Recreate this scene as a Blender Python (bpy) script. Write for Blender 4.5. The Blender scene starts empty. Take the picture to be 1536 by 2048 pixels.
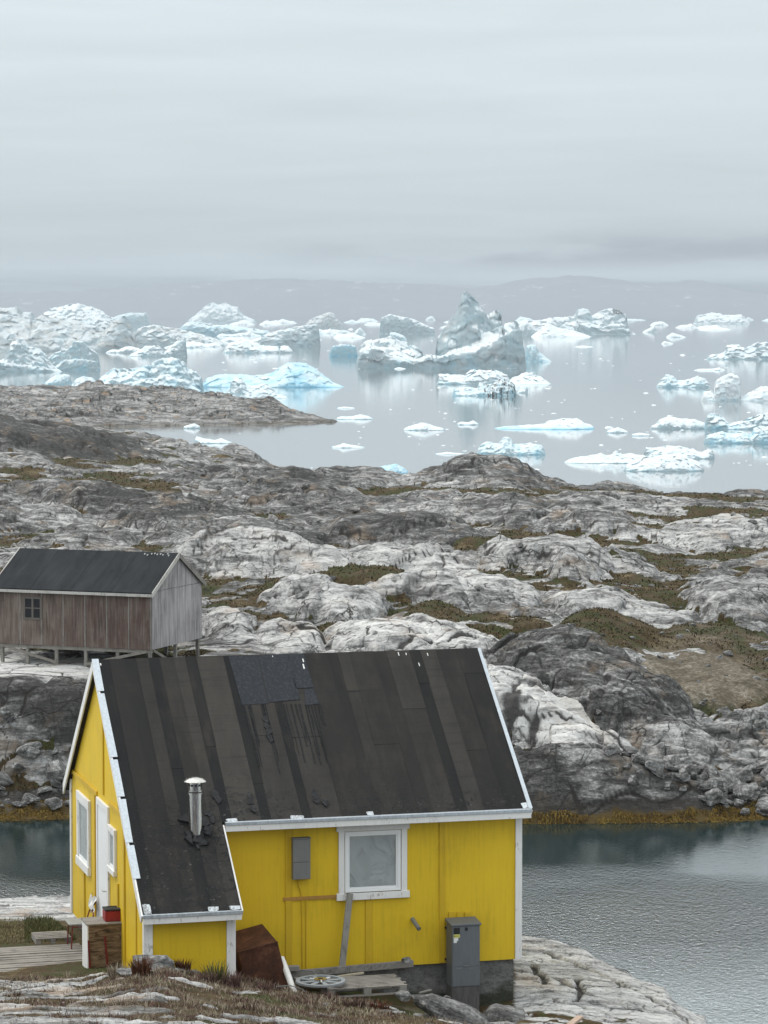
import bpy, bmesh, math, random
import numpy as np

C = bpy.context.scene.collection
SC = bpy.context.scene
R = math.radians

# ------------------------------------------------------------------ camera
FOC, CX, CY, CAMH = 6000.0, 768.0, 1024.0, 18.0
PITCH = math.atan(394 / FOC)
cam = bpy.data.objects.new('camera', bpy.data.cameras.new('camera'))
C.objects.link(cam)
cam.location = (0, 0, CAMH)
cam.rotation_euler = (math.pi / 2 - PITCH, 0, 0)
cam.data.sensor_fit = 'HORIZONTAL'
cam.data.sensor_width = 36
cam.data.lens = 36 * FOC / 1536
cam.data.clip_start = 0.5
cam.data.clip_end = 60000
SC.camera = cam

# ------------------------------------------------------------------ world, sun, exposure
SUN_EL, SUN_AZ = 56, -62          # degrees; azimuth from +Y towards +X
w = bpy.data.worlds.new('World'); SC.world = w; w.use_nodes = True
nt = w.node_tree; N = nt.nodes; L = nt.links
for n in list(N): N.remove(n)
wo = N.new('ShaderNodeOutputWorld')
sky = N.new('ShaderNodeTexSky'); sky.sky_type = 'NISHITA'; sky.sun_disc = False
sky.sun_elevation = R(SUN_EL); sky.sun_rotation = R(SUN_AZ)
sky.altitude = 20; sky.dust_density = 3.0
b1 = N.new('ShaderNodeBackground'); b1.inputs[1].default_value = 0.10
L.new(sky.outputs[0], b1.inputs[0])
tc = N.new('ShaderNodeTexCoord')
sep = N.new('ShaderNodeSeparateXYZ'); L.new(tc.outputs['Generated'], sep.inputs[0])
ramp = N.new('ShaderNodeValToRGB')
cr = ramp.color_ramp
cr.elements[0].position = 0.0; cr.elements[0].color = (.11, .12, .165, 1)
cr.elements[1].position = 1.0; cr.elements[1].color = (1.62, 1.70, 1.74, 1)
for p, c in ((.0075, (.12, .13, .175, 1)), (.0135, (.42, .465, .50, 1)), (.020, (.43, .48, .515, 1)), (.035, (.53, .595, .63, 1)), (.07, (.63, .705, .745, 1)), (.11, (.69, .765, .805, 1)), (.4, (.96, 1.03, 1.07, 1))):
    e = cr.elements.new(p); e.color = c
mp = N.new('ShaderNodeMapping'); mp.inputs['Scale'].default_value = (7, 7, 95)
L.new(tc.outputs['Generated'], mp.inputs[0])
cn = N.new('ShaderNodeTexNoise'); cn.inputs['Scale'].default_value = 1.0; cn.inputs['Detail'].default_value = 5; cn.inputs['Roughness'].default_value = .5
cn.inputs['Distortion'].default_value = .4
L.new(mp.outputs[0], cn.inputs[0])
ad = N.new('ShaderNodeMath'); ad.operation = 'MULTIPLY_ADD'; ad.inputs[1].default_value = .020; ad.inputs[2].default_value = -.010
L.new(cn.outputs[0], ad.inputs[0])
zz = N.new('ShaderNodeMath'); zz.operation = 'ADD'; L.new(sep.outputs[2], zz.inputs[0]); L.new(ad.outputs[0], zz.inputs[1])
L.new(zz.outputs[0], ramp.inputs[0])
mul = N.new('ShaderNodeMapRange'); mul.inputs[1].default_value = .25; mul.inputs[2].default_value = .75; mul.inputs[3].default_value = .955; mul.inputs[4].default_value = 1.045
L.new(cn.outputs[0], mul.inputs[0])
# a darker shoulder of mountain showing through gaps in the low cloud, right of centre
mp2 = N.new('ShaderNodeMapping'); mp2.inputs['Scale'].default_value = (15, 15, 85); mp2.inputs['Location'].default_value = (2.3, 0, .4); L.new(tc.outputs['Generated'], mp2.inputs[0])
cn2 = N.new('ShaderNodeTexNoise'); cn2.inputs['Scale'].default_value = 1.0; cn2.inputs['Detail'].default_value = 6; L.new(mp2.outputs[0], cn2.inputs[0])
def _mr(x, a, c, lo=0.0, hi=1.0):
    n = N.new('ShaderNodeMapRange'); n.interpolation_type = 'SMOOTHSTEP'; n.inputs[1].default_value = a; n.inputs[2].default_value = c; n.inputs[3].default_value = lo; n.inputs[4].default_value = hi; L.new(x, n.inputs[0]); return n.outputs[0]
def _mm(x, y):
    n = N.new('ShaderNodeMath'); n.operation = 'MULTIPLY'; L.new(x, n.inputs[0]); L.new(y, n.inputs[1]); return n.outputs[0]
gap = _mm(_mm(_mr(sep.outputs[2], .0135, .0190), _mr(sep.outputs[2], .0300, .0205)), _mm(_mr(cn2.outputs[0], .36, .56), _mr(sep.outputs[0], -.06, .03)))
gm = N.new('ShaderNodeMix'); gm.data_type = 'RGBA'; L.new(gap, gm.inputs[0]); L.new(ramp.outputs[0], gm.inputs[6]); gm.inputs[7].default_value = (.27, .29, .345, 1)
b2 = N.new('ShaderNodeBackground')
L.new(gm.outputs[2], b2.inputs[0]); L.new(mul.outputs[0], b2.inputs[1])
mx = N.new('ShaderNodeMixShader'); mx.inputs[0].default_value = .93
L.new(b1.outputs[0], mx.inputs[1]); L.new(b2.outputs[0], mx.inputs[2])
L.new(mx.outputs[0], wo.inputs[0])

sun = bpy.data.objects.new('sun', bpy.data.lights.new('sun', 'SUN')); C.objects.link(sun)
sun.data.energy = 1.5; sun.data.angle = R(24); sun.data.color = (1, .96, .9)
sun.rotation_euler = (R(90 - SUN_EL), 0, R(180 - SUN_AZ) )
sun.location = (0, 0, 60)

SC.view_settings.view_transform = 'Standard'; SC.view_settings.look = 'None'
SC.view_settings.exposure = 0.12; SC.view_settings.gamma = 1.0; SC.view_settings.use_curve_mapping = False
SC.cycles.max_bounces = 6; SC.cycles.diffuse_bounces = 3; SC.cycles.glossy_bounces = 3
SC.cycles.transmission_bounces = 4; SC.cycles.volume_bounces = 1
SC.cycles.use_denoising = True
try:
    SC.cycles.denoiser = 'OPENIMAGEDENOISE'
    SC.cycles.denoising_input_passes = 'RGB_ALBEDO_NORMAL'
except Exception: pass
SC.cycles.sample_clamp_indirect = 6

# ------------------------------------------------------------------ geometry helpers
def ray(px, py):
    x = (px - CX) / FOC; y = -(py - CY) / FOC
    cp, sp = math.cos(PITCH), math.sin(PITCH)
    return x, cp + y * sp, -sp + y * cp
def zat(px, py, D):                       # height seen at picture row py when the thing stands D metres away
    x, y, z = ray(px, py); return CAMH + z / y * D
def at(px, py, D):
    x, y, z = ray(px, py); return np.array([x / y * D, D, CAMH + z / y * D])
def hz(px, py, z0):                       # point of a level plane
    x, y, z = ray(px, py); t = (z0 - CAMH) / z; return np.array([x * t, y * t, z0])
YAW = R(15)
UA = np.array([math.cos(YAW), math.sin(YAW), 0]); UB = np.array([-math.sin(YAW), math.cos(YAW), 0])
HO = at(745, 1720, 53.0); HO[2] = 0
def front(px, py, v=0.0):                 # (u, v, z) on a plane parallel to the house front
    r = np.array(ray(px, py)); c = np.array([0, 0, CAMH]); t = np.dot(HO + v * UB - c, UB) / np.dot(r, UB)
    d = c + r * t - HO; return float(d @ UA), float(d @ UB), float(d[2])
def wuv(u, v, z): return HO + u * UA + v * UB + np.array([0, 0, z])
def toloc(p):
    d = np.asarray(p) - HO; return np.array([d @ UA, d @ UB, d[2]])

def tag(o, label=None, cat=None, group=None, kind=None):
    if label: o['label'] = label
    if cat: o['category'] = cat
    if group: o['group'] = group
    if kind: o['kind'] = kind
    return o
def empty(name, loc=(0, 0, 0), rz=0.0):
    o = bpy.data.objects.new(name, None); C.objects.link(o); o.location = loc; o.rotation_euler = (0, 0, rz)
    o.empty_display_size = .2
    return o
def mesh_np(name, V, F, mat=None, parent=None, smooth=False, attrs=None, mats=None, midx=None):
    me = bpy.data.meshes.new(name)
    V = np.asarray(V, np.float32); F = np.asarray(F, np.int32)
    k = F.shape[1]
    me.vertices.add(len(V)); me.vertices.foreach_set('co', V.ravel())
    me.loops.add(F.size); me.loops.foreach_set('vertex_index', F.ravel())
    me.polygons.add(len(F)); me.polygons.foreach_set('loop_start', np.arange(0, F.size, k, dtype=np.int32))
    try: me.polygons.foreach_set('loop_total', np.full(len(F), k, np.int32))
    except Exception: pass
    if smooth: me.polygons.foreach_set('use_smooth', np.ones(len(F), bool))
    for an, av in (attrs or {}).items():
        a = me.attributes.new(an, 'FLOAT', 'POINT'); a.data.foreach_set('value', np.asarray(av, np.float32).ravel())
    if mats:
        for m_ in mats: me.materials.append(m_)
        me.polygons.foreach_set('material_index', np.asarray(midx, np.int32))
    elif mat: me.materials.append(mat)
    me.update(); me.validate()
    o = bpy.data.objects.new(name, me); C.objects.link(o)
    if parent: o.parent = parent
    return o
def grid_faces(r, c, keep=None):
    i = np.arange(r * c, dtype=np.int32).reshape(r, c)
    f = np.stack([i[:-1, :-1], i[:-1, 1:], i[1:, 1:], i[1:, :-1]], -1).reshape(-1, 4)
    if keep is not None: f = f[keep[f].any(1)]
    return f

class MB:
    def __init__(s): s.v = []; s.f = []; s.t = []
    def poly(s, pts, faces, tone=.5):
        o = len(s.v); s.v += [tuple(map(float, p)) for p in pts]; s.f += [[o + i for i in f] for f in faces]; s.t += [tone] * len(faces)
        return s
    def hexa(s, p, tone=.5):              # 8 corners: bottom 0-3 counter-clockwise, top 4-7
        return s.poly(p, [[3, 2, 1, 0], [4, 5, 6, 7], [0, 1, 5, 4], [1, 2, 6, 5], [2, 3, 7, 6], [3, 0, 4, 7]], tone)
    def box(s, a, b, tone=.5):
        (x0, y0, z0), (x1, y1, z1) = a, b
        x0, x1 = min(x0, x1), max(x0, x1); y0, y1 = min(y0, y1), max(y0, y1); z0, z1 = min(z0, z1), max(z0, z1)
        return s.hexa([(x0, y0, z0), (x1, y0, z0), (x1, y1, z0), (x0, y1, z0), (x0, y0, z1), (x1, y0, z1), (x1, y1, z1), (x0, y1, z1)], tone)
    def beam(s, a, b, wd, th, up=(0, 0, 1), tone=.5):     # rectangular bar between two points
        a = np.array(a, float); b = np.array(b, float); d = (b - a) / np.linalg.norm(b - a); up = np.array(up, float)
        sd = np.cross(d, up); sd /= np.linalg.norm(sd); n = np.cross(sd, d)
        q = []
        for p in (a, b):
            for i, j in ((-1, -1), (1, -1), (1, 1), (-1, 1)): q.append(p + sd * i * wd / 2 + n * j * th / 2)
        return s.hexa(q, tone)
    def extr(s, poly, off, tone=.5):      # any planar polygon pushed along off
        n = len(poly); off = np.array(off, float); p = [np.array(q, float) for q in poly] + [np.array(q, float) + off for q in poly]
        return s.poly(p, [list(range(n))[::-1], list(range(n, 2 * n))] + [[i, (i + 1) % n, n + (i + 1) % n, n + i] for i in range(n)], tone)
    def tube(s, pts, r, seg=10, cap=True):
        pts = [np.array(p, float) for p in pts]; rs = r if hasattr(r, '__len__') else [r] * len(pts)
        o = len(s.v); prev = None
        for i, p in enumerate(pts):
            d = pts[min(i + 1, len(pts) - 1)] - pts[max(i - 1, 0)]; d /= np.linalg.norm(d)
            if prev is None:
                h = np.array([0, 0, 1.]) if abs(d[2]) < .9 else np.array([1., 0, 0]); x = np.cross(d, h)
            else: x = prev - d * (prev @ d)
            x /= np.linalg.norm(x); prev = x; y = np.cross(d, x)
            for k in range(seg):
                a = 2 * math.pi * k / seg; s.v.append(tuple(p + rs[i] * (x * math.cos(a) + y * math.sin(a))))
        m = len(pts)
        for i in range(m - 1):
            for k in range(seg):
                k2 = (k + 1) % seg; s.f.append([o + i * seg + k, o + i * seg + k2, o + (i + 1) * seg + k2, o + (i + 1) * seg + k]); s.t.append(.5)
        if cap:
            s.f.append([o + k for k in range(seg)][::-1]); s.f.append([o + (m - 1) * seg + k for k in range(seg)]); s.t += [.5, .5]
        return s
    def build(s, name, mat, parent=None, bevel=0.0, smooth=False):
        me = bpy.data.meshes.new(name); me.from_pydata(s.v, [], s.f)
        bm = bmesh.new(); bm.from_mesh(me); 
        lay = bm.faces.layers.float.new('tone')
        for f, t in zip(bm.faces, s.t): f[lay] = t
        bmesh.ops.recalc_face_normals(bm, faces=bm.faces)
        if bevel: bmesh.ops.bevel(bm, geom=list(bm.edges), offset=bevel, segments=1, affect='EDGES', clamp_overlap=True)
        if smooth:
            for f in bm.faces: f.smooth = True
        bm.to_mesh(me); bm.free()
        me.materials.append(mat)
        if smooth:
            try: me.set_sharp_from_angle(angle=R(40))
            except Exception: pass
        o = bpy.data.objects.new(name, me); C.objects.link(o)
        if parent: o.parent = parent
        return o

# ------------------------------------------------------------------ noise
def _hash(ix, iy, s):
    h = (ix.astype(np.int64) * 374761393 + iy.astype(np.int64) * 668265263 + s * 1442695041) & 0xffffffff
    h = ((h ^ (h >> 13)) * 1274126177) & 0xffffffff
    h = ((h ^ (h >> 16)) * 2246822519) & 0xffffffff
    return (h ^ (h >> 15)) & 0xffffffff
def rnd(ix, iy, s): return _hash(ix, iy, s) / 4294967295.0
def perlin(x, y, s=0):
    x0 = np.floor(x); y0 = np.floor(y); fx = x - x0; fy = y - y0; x0 = x0.astype(np.int64); y0 = y0.astype(np.int64)
    def g(dx, dy):
        a = rnd(x0 + dx, y0 + dy, s) * (2 * np.pi); return np.cos(a) * (fx - dx) + np.sin(a) * (fy - dy)
    u = fx * fx * fx * (fx * (fx * 6 - 15) + 10); v = fy * fy * fy * (fy * (fy * 6 - 15) + 10)
    a = g(0, 0); b = g(1, 0); c = g(0, 1); d = g(1, 1)
    return ((a + (b - a) * u) * (1 - v) + (c + (d - c) * u) * v) * 1.5
def fbm(x, y, s=0, o=4, gain=.5, lac=2.03):
    t = 0; a = 1; n = 0
    for i in range(o):
        t = t + a * perlin(x, y, s + i * 17); n += a; a *= gain; x = x * lac + 3.7; y = y * lac - 1.9
    return t / n
def worley(x, y, s=0):
    x0 = np.floor(x).astype(np.int64); y0 = np.floor(y).astype(np.int64)
    f1 = np.full(x.shape, 9.0); f2 = np.full(x.shape, 9.0); cid = np.zeros(x.shape); tx = np.zeros(x.shape); ty = np.zeros(x.shape)
    for dx in (-1, 0, 1):
        for dy in (-1, 0, 1):
            ix = x0 + dx; iy = y0 + dy
            rx = x - (ix + rnd(ix, iy, s)); ry = y - (iy + rnd(ix, iy, s + 5)); d = np.sqrt(rx * rx + ry * ry)
            m = d < f1
            f2 = np.where(m, f1, np.minimum(f2, d)); cid = np.where(m, rnd(ix, iy, s + 9), cid); tx = np.where(m, rx, tx); ty = np.where(m, ry, ty)
            f1 = np.where(m, d, f1)
    return f1, f2 - f1, cid, tx, ty
def sstep(a, b, x):
    t = np.clip((x - a) / (b - a), 0, 1); return t * t * (3 - 2 * t)

# ------------------------------------------------------------------ material helper
class Mat:
    def __init__(s, name, rough=.8, spec=.5):
        s.m = bpy.data.materials.new(name); s.m.use_nodes = True; s.nt = s.m.node_tree; s.N = s.nt.nodes; s.L = s.nt.links
        s.b = s.N['Principled BSDF']; s.b.inputs['Roughness'].default_value = rough; s.b.inputs['Specular IOR Level'].default_value = spec
        s.co = s.N.new('ShaderNodeTexCoord')
    def link(s, a, b): s.L.new(a, b); return s
    def map(s, scale=(1, 1, 1), rot=(0, 0, 0), loc=(0, 0, 0), src='Object'):
        n = s.N.new('ShaderNodeMapping'); n.inputs['Scale'].default_value = scale; n.inputs['Rotation'].default_value = rot; n.inputs['Location'].default_value = loc
        s.L.new(s.co.outputs[src], n.inputs[0]); return n.outputs[0]
    def noise(s, scale, detail=6, rough=.55, vec=None, dist=0.0):
        n = s.N.new('ShaderNodeTexNoise'); n.inputs['Scale'].default_value = scale; n.inputs['Detail'].default_value = detail
        n.inputs['Roughness'].default_value = rough; n.inputs['Distortion'].default_value = dist
        s.L.new(vec if vec is not None else s.co.outputs['Object'], n.inputs['Vector']); return n.outputs[0]
    def vor(s, scale, vec=None, feat='DISTANCE_TO_EDGE'):
        n = s.N.new('ShaderNodeTexVoronoi'); n.feature = feat; n.inputs['Scale'].default_value = scale
        s.L.new(vec if vec is not None else s.co.outputs['Object'], n.inputs['Vector']); return n.outputs[0]
    def attr(s, name):
        n = s.N.new('ShaderNodeAttribute'); n.attribute_name = name; return n.outputs['Fac']
    def ramp(s, fac, stops, interp='LINEAR'):
        n = s.N.new('ShaderNodeValToRGB'); n.color_ramp.interpolation = interp; e = n.color_ramp.elements
        e[0].position = stops[0][0]; e[0].color = (*stops[0][1], 1); e[1].position = stops[-1][0]; e[1].color = (*stops[-1][1], 1)
        for p, c in stops[1:-1]:
            k = e.new(p); k.color = (*c, 1)
        s.L.new(fac, n.inputs[0]); return n.outputs[0]
    def rng(s, x, a, b, c=0.0, d=1.0, smooth=False):
        n = s.N.new('ShaderNodeMapRange'); n.inputs[1].default_value = a; n.inputs[2].default_value = b; n.inputs[3].default_value = c; n.inputs[4].default_value = d
        if smooth: n.interpolation_type = 'SMOOTHSTEP'
        s.L.new(x, n.inputs[0]); return n.outputs[0]
    def math(s, op, a, b=None, c=None):
        n = s.N.new('ShaderNodeMath'); n.operation = op
        for i, v in enumerate((a, b, c)):
            if v is None: continue
            if isinstance(v, (int, float)): n.inputs[i].default_value = v
            else: s.L.new(v, n.inputs[i])
        return n.outputs[0]
    def mix(s, fac, a, b, mode='MIX'):
        n = s.N.new('ShaderNodeMix'); n.data_type = 'RGBA'; n.blend_type = mode
        for i, v in ((0, fac), (6, a), (7, b)):
            if isinstance(v, (int, float)): n.inputs[i].default_value = v
            elif isinstance(v, tuple): n.inputs[i].default_value = (*v, 1)
            else: s.L.new(v, n.inputs[i])
        return n.outputs[2]
    def sepz(s, i=2, src='Object'):
        n = s.N.new('ShaderNodeSeparateXYZ'); s.L.new(s.co.outputs[src], n.inputs[0]); return n.outputs[i]
    def col(s, v):
        if isinstance(v, tuple): s.b.inputs['Base Color'].default_value = (*v, 1)
        else: s.L.new(v, s.b.inputs['Base Color'])
        return s
    def bump(s, h, strength=.4, dist=.02):
        n = s.N.new('ShaderNodeBump'); n.inputs['Strength'].default_value = strength; n.inputs['Distance'].default_value = dist
        s.L.new(h, n.inputs['Height'])
        if s.b.inputs['Normal'].is_linked: s.L.new(s.b.inputs['Normal'].links[0].from_socket, n.inputs['Normal'])
        s.L.new(n.outputs[0], s.b.inputs['Normal']); return s

# ================================================================== SETTING
# ---- rock material (shared by all ground sheets)
def rock_material(name, light=1.0, warm=0.0, streak=(1, 1, 1), fine_scale=1.0):
    m = Mat(name, .92, .25)
    big = m.noise(.16, 4, .55)
    wv = m.N.new('ShaderNodeTexNoise'); wv.inputs['Scale'].default_value = 1.1; wv.inputs['Detail'].default_value = 5
    m.L.new(m.co.outputs['Object'], wv.inputs['Vector'])
    va = m.N.new('ShaderNodeVectorMath'); va.operation = 'MULTIPLY_ADD'; va.inputs[1].default_value = (1.3, 1.3, 1.3); m.L.new(wv.outputs['Color'], va.inputs[0]); m.L.new(m.co.outputs['Object'], va.inputs[2])
    def wmap(scale, rot=(0, 0, 0)):
        n = m.N.new('ShaderNodeMapping'); n.inputs['Scale'].default_value = scale; n.inputs['Rotation'].default_value = rot; m.L.new(va.outputs[0], n.inputs[0]); return n.outputs[0]
    midv = m.map((.5 * streak[0], 1.1 * streak[1], 2.2 * streak[2]), (0, R(14), R(-12)))
    mid = m.noise(1.3, 10, .66, midv, .6)
    fine = m.noise(7 * fine_scale, 9, .72)
    f = m.math('ADD', m.math('MULTIPLY', mid, .62), m.math('ADD', m.math('MULTIPLY', big, .2), m.math('MULTIPLY', fine, .34)))
    f = m.math('ADD', f, m.math('MULTIPLY_ADD', m.attr('pale'), .22, -.136))
    k = light
    base = m.ramp(f, [(.34, (.035 * k, .034 * k, .032 * k)), (.43, (.135 * k, .132 * k, .126 * k)), (.50, (.34 * k, .335 * k, .325 * k)), (.575, (.54 * k, .528 * k, .505 * k)), (.70, (.70 * k, .688 * k, .66 * k))])
    tint = m.noise(.45, 6, .6, None, .5)
    base = m.mix(m.rng(tint, .56, .72, 0, .45 + warm), base, (.36, .25, .16), 'MIX')
    # dark veins along the foliation
    ve = m.noise(2.6 * fine_scale, 7, .7, m.map((.28 * streak[0], .8 * streak[1], 2.6 * streak[2]), (0, R(17), R(-12))), .8)
    base = m.mix(m.math('MULTIPLY', m.rng(ve, .55, .62), .62), base, (.085, .082, .078))
    # black lichen, patchy
    li = m.noise(1.0, 10, .74, midv, 1.5)
    lf = m.rng(m.math('ADD', li, m.math('MULTIPLY_ADD', m.attr('lichen'), .22, -.10)), .50, .60)
    base = m.mix(m.math('MULTIPLY', lf, .88), base, m.mix(m.rng(fine, .45, .62), (.026, .025, .023), (.10, .097, .092)))
    # joints: two nets of hairline cracks, broken up
    brk = m.noise(.5, 5, .6)
    j1 = m.vor(.55, wmap((.75, 1.0, 1.3))); j2 = m.vor(1.7 * fine_scale, wmap((.6, 1.0, 1.6), (0, .2, .4)))
    c1 = m.math('MULTIPLY', m.rng(j1, .022, .006), m.rng(brk, .48, .58)); c2 = m.math('MULTIPLY', m.rng(j2, .055, .015), m.rng(brk, .46, .36))
    c2 = m.math('MULTIPLY', c2, m.rng(m.noise(.9, 5, .6), .52, .62))
    cj = m.math('MAXIMUM', c1, c2)
    cr = m.rng(m.math('ADD', m.attr('crack'), m.math('MULTIPLY_ADD', fine, .7, -.40)), .38, .75)
    cr = m.math('MAXIMUM', cr, cj)
    base = m.mix(m.math('MULTIPLY', cr, .9), base, (.022, .019, .016))
    # moss and crowberry heath
    g = m.noise(.55, 5, .6); g2 = m.noise(6, 8, .75)
    gr = m.ramp(m.math('ADD', m.math('MULTIPLY', g, .55), m.math('MULTIPLY', g2, .45)), [(.37, (.016, .020, .006)), (.46, (.050, .056, .012)), (.50, (.052, .031, .013)), (.555, (.080, .054, .022)), (.64, (.17, .135, .07))])
    mf = m.rng(m.math('ADD', m.attr('moss'), m.math('MULTIPLY_ADD', m.noise(2.2, 9, .75), 1.3, -.65)), .40, .60)
    base = m.mix(mf, base, gr)
    gv = m.rng(m.math('ADD', m.attr('gravel'), m.math('MULTIPLY_ADD', g, .6, -.3)), .35, .8)
    gcol = m.ramp(m.math('ADD', m.math('MULTIPLY', m.noise(5.5, 9, .8), .7), m.math('MULTIPLY', m.noise(.8, 4, .6), .3)), [(.36, (.045, .034, .020)), (.49, (.13, .105, .075)), (.58, (.30, .265, .21)), (.66, (.55, .52, .47))])
    base = m.mix(m.math('MULTIPLY', gv, .85), base, gcol)
    # tide mark: wet black rock, then rust-gold weed
    z = m.math('ADD', m.sepz(2), m.math('MULTIPLY_ADD', m.noise(1.2, 6, .6), .9, -.45))
    base = m.mix(m.math('MULTIPLY', m.rng(z, .85, .55), m.math('MULTIPLY', m.attr('shore'), .85)), base, (.026, .022, .018))
    base = m.mix(m.math('MULTIPLY', m.rng(z, .35, .2), m.attr('shore')), base, (.070, .046, .012))
    m.col(base)
    h = m.math('ADD', m.math('MULTIPLY', m.noise(3.2, 11, .7, midv), 1.2), m.math('SUBTRACT', m.math('MULTIPLY', fine, .6), m.math('MULTIPLY', cr, .5)))
    h = m.math('ADD', h, m.math('MULTIPLY', mf, m.math('MULTIPLY_ADD', g2, 1.6, .4)))
    m.bump(h, .8, .10 / fine_scale)
    return m.m
M_rock = rock_material('grey_gneiss')
M_pale = rock_material('pale_gneiss', 1.0, .25, (.30, 1.5, 1.5), 2.2)
M_headrock = rock_material('brown_gneiss', .8, .5, (.5, .5, .7), .5)

# ---- control profiles: for picture columns, (row, distance) pairs of the bare ground line
def profile(cols, px, Y):
    xs = sorted(cols); zs = []
    for x in xs:
        pr = cols[x]; d = [p[1] for p in pr]; z = [p[0][0] if isinstance(p[0], tuple) else zat(x, p[0], p[1]) for p in pr]
        zs.append(np.interp(Y, d, z))
    zs = np.stack(zs); out = np.zeros_like(Y)
    i = np.clip(np.searchsorted(xs, px) - 1, 0, len(xs) - 2); xa = np.array(xs, float)
    t = np.clip((px - xa[i]) / (xa[i + 1] - xa[i]), 0, 1); t = t * t * (3 - 2 * t) * .5 + t * .5
    ii = i.ravel(); n = np.arange(ii.size); zf = zs.reshape(len(xs), -1)
    return (zf[ii, n] * (1 - t.ravel()) + zf[ii + 1, n] * t.ravel()).reshape(Y.shape)
Z = lambda v: (v,)        # an explicit height
FAR = {
 -350: [(Z(-2), 100), (Z(0), 105), (1500, 110), (1370, 113), (1310, 119), (1100, 148), (1000, 175), (900, 215), (835, 275), (Z(8.5), 300), (Z(-2), 400)],
 0: [(Z(-2), 101), (Z(-.1), 105.5), (1600, 108.2), (1500, 109.6), (1385, 111), (1345, 112), (1322, 114), (1296, 117.5), (1276, 122), (1100, 150), (1000, 176), (930, 212), (860, 258), (832, 284), (Z(7.5), 310), (Z(-2), 390)],
 160: [(Z(-2), 101), (Z(-.1), 106), (1600, 108.2), (1500, 109.6), (1390, 111), (1345, 112), (1322, 114), (1296, 117.5), (1270, 122), (1100, 150), (1000, 180), (940, 220), (880, 270), (856, 300), (Z(6), 330), (Z(-2), 390)],
 300: [(Z(-2), 101), (Z(0), 105.4), (1500, 109), (1370, 112), (1320, 116), (1270, 123), (1100, 152), (1000, 187), (930, 238), (884, 295), (868, 335), (Z(-2), 415)],
 450: [(Z(-2), 101), (Z(0), 105.4), (1500, 109), (1370, 112), (1300, 117), (1200, 132), (1100, 154), (1000, 190), (945, 240), (915, 280), (Z(4.5), 300), (Z(-2), 370)],
 700: [(Z(-2), 101), (Z(0), 105.4), (1500, 109), (1370, 113), (1300, 119), (1200, 134), (1100, 157), (1000, 195), (952, 240), (Z(4.2), 262), (Z(-2), 320)],
 1000: [(Z(-2), 101), (Z(-.2), 105.2), (1600, 106.3), (1530, 107.4), (1500, 109.5), (1400, 114), (1300, 122), (1200, 136), (1100, 158), (1000, 196), (948, 234), (Z(4.2), 255), (Z(-2), 310)],
 1180: [(Z(-2), 101), (Z(-.2), 105.2), (1600, 106.3), (1540, 107.6), (1515, 110), (1440, 114), (1330, 120), (1230, 132), (1140, 148), (1060, 172), (1000, 205), (975, 232), (Z(3), 250), (Z(-2), 300)],
 1330: [(Z(-2), 101), (Z(-.2), 105.2), (1610, 106.5), (1555, 108), (1500, 111.5), (1400, 118), (1300, 127.5), (1200, 141), (1100, 163), (1040, 186), (1000, 217), (987, 236), (Z(2.5), 252), (Z(-2), 295)],
 1536: [(Z(-2), 102), (Z(-.1), 106), (1600, 108.5), (1500, 113), (1400, 119), (1300, 128), (1200, 142), (1100, 164), (1040, 187), (1000, 218), (990, 236), (Z(2.3), 252), (Z(-2), 295)],
 1900: [(Z(-2), 102), (Z(-.1), 106), (1600, 108.5), (1500, 113), (1400, 119), (1300, 128), (1200, 142), (1100, 164), (1040, 187), (1000, 218), (988, 240), (Z(2.3), 260), (Z(-2), 305)],
}
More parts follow.
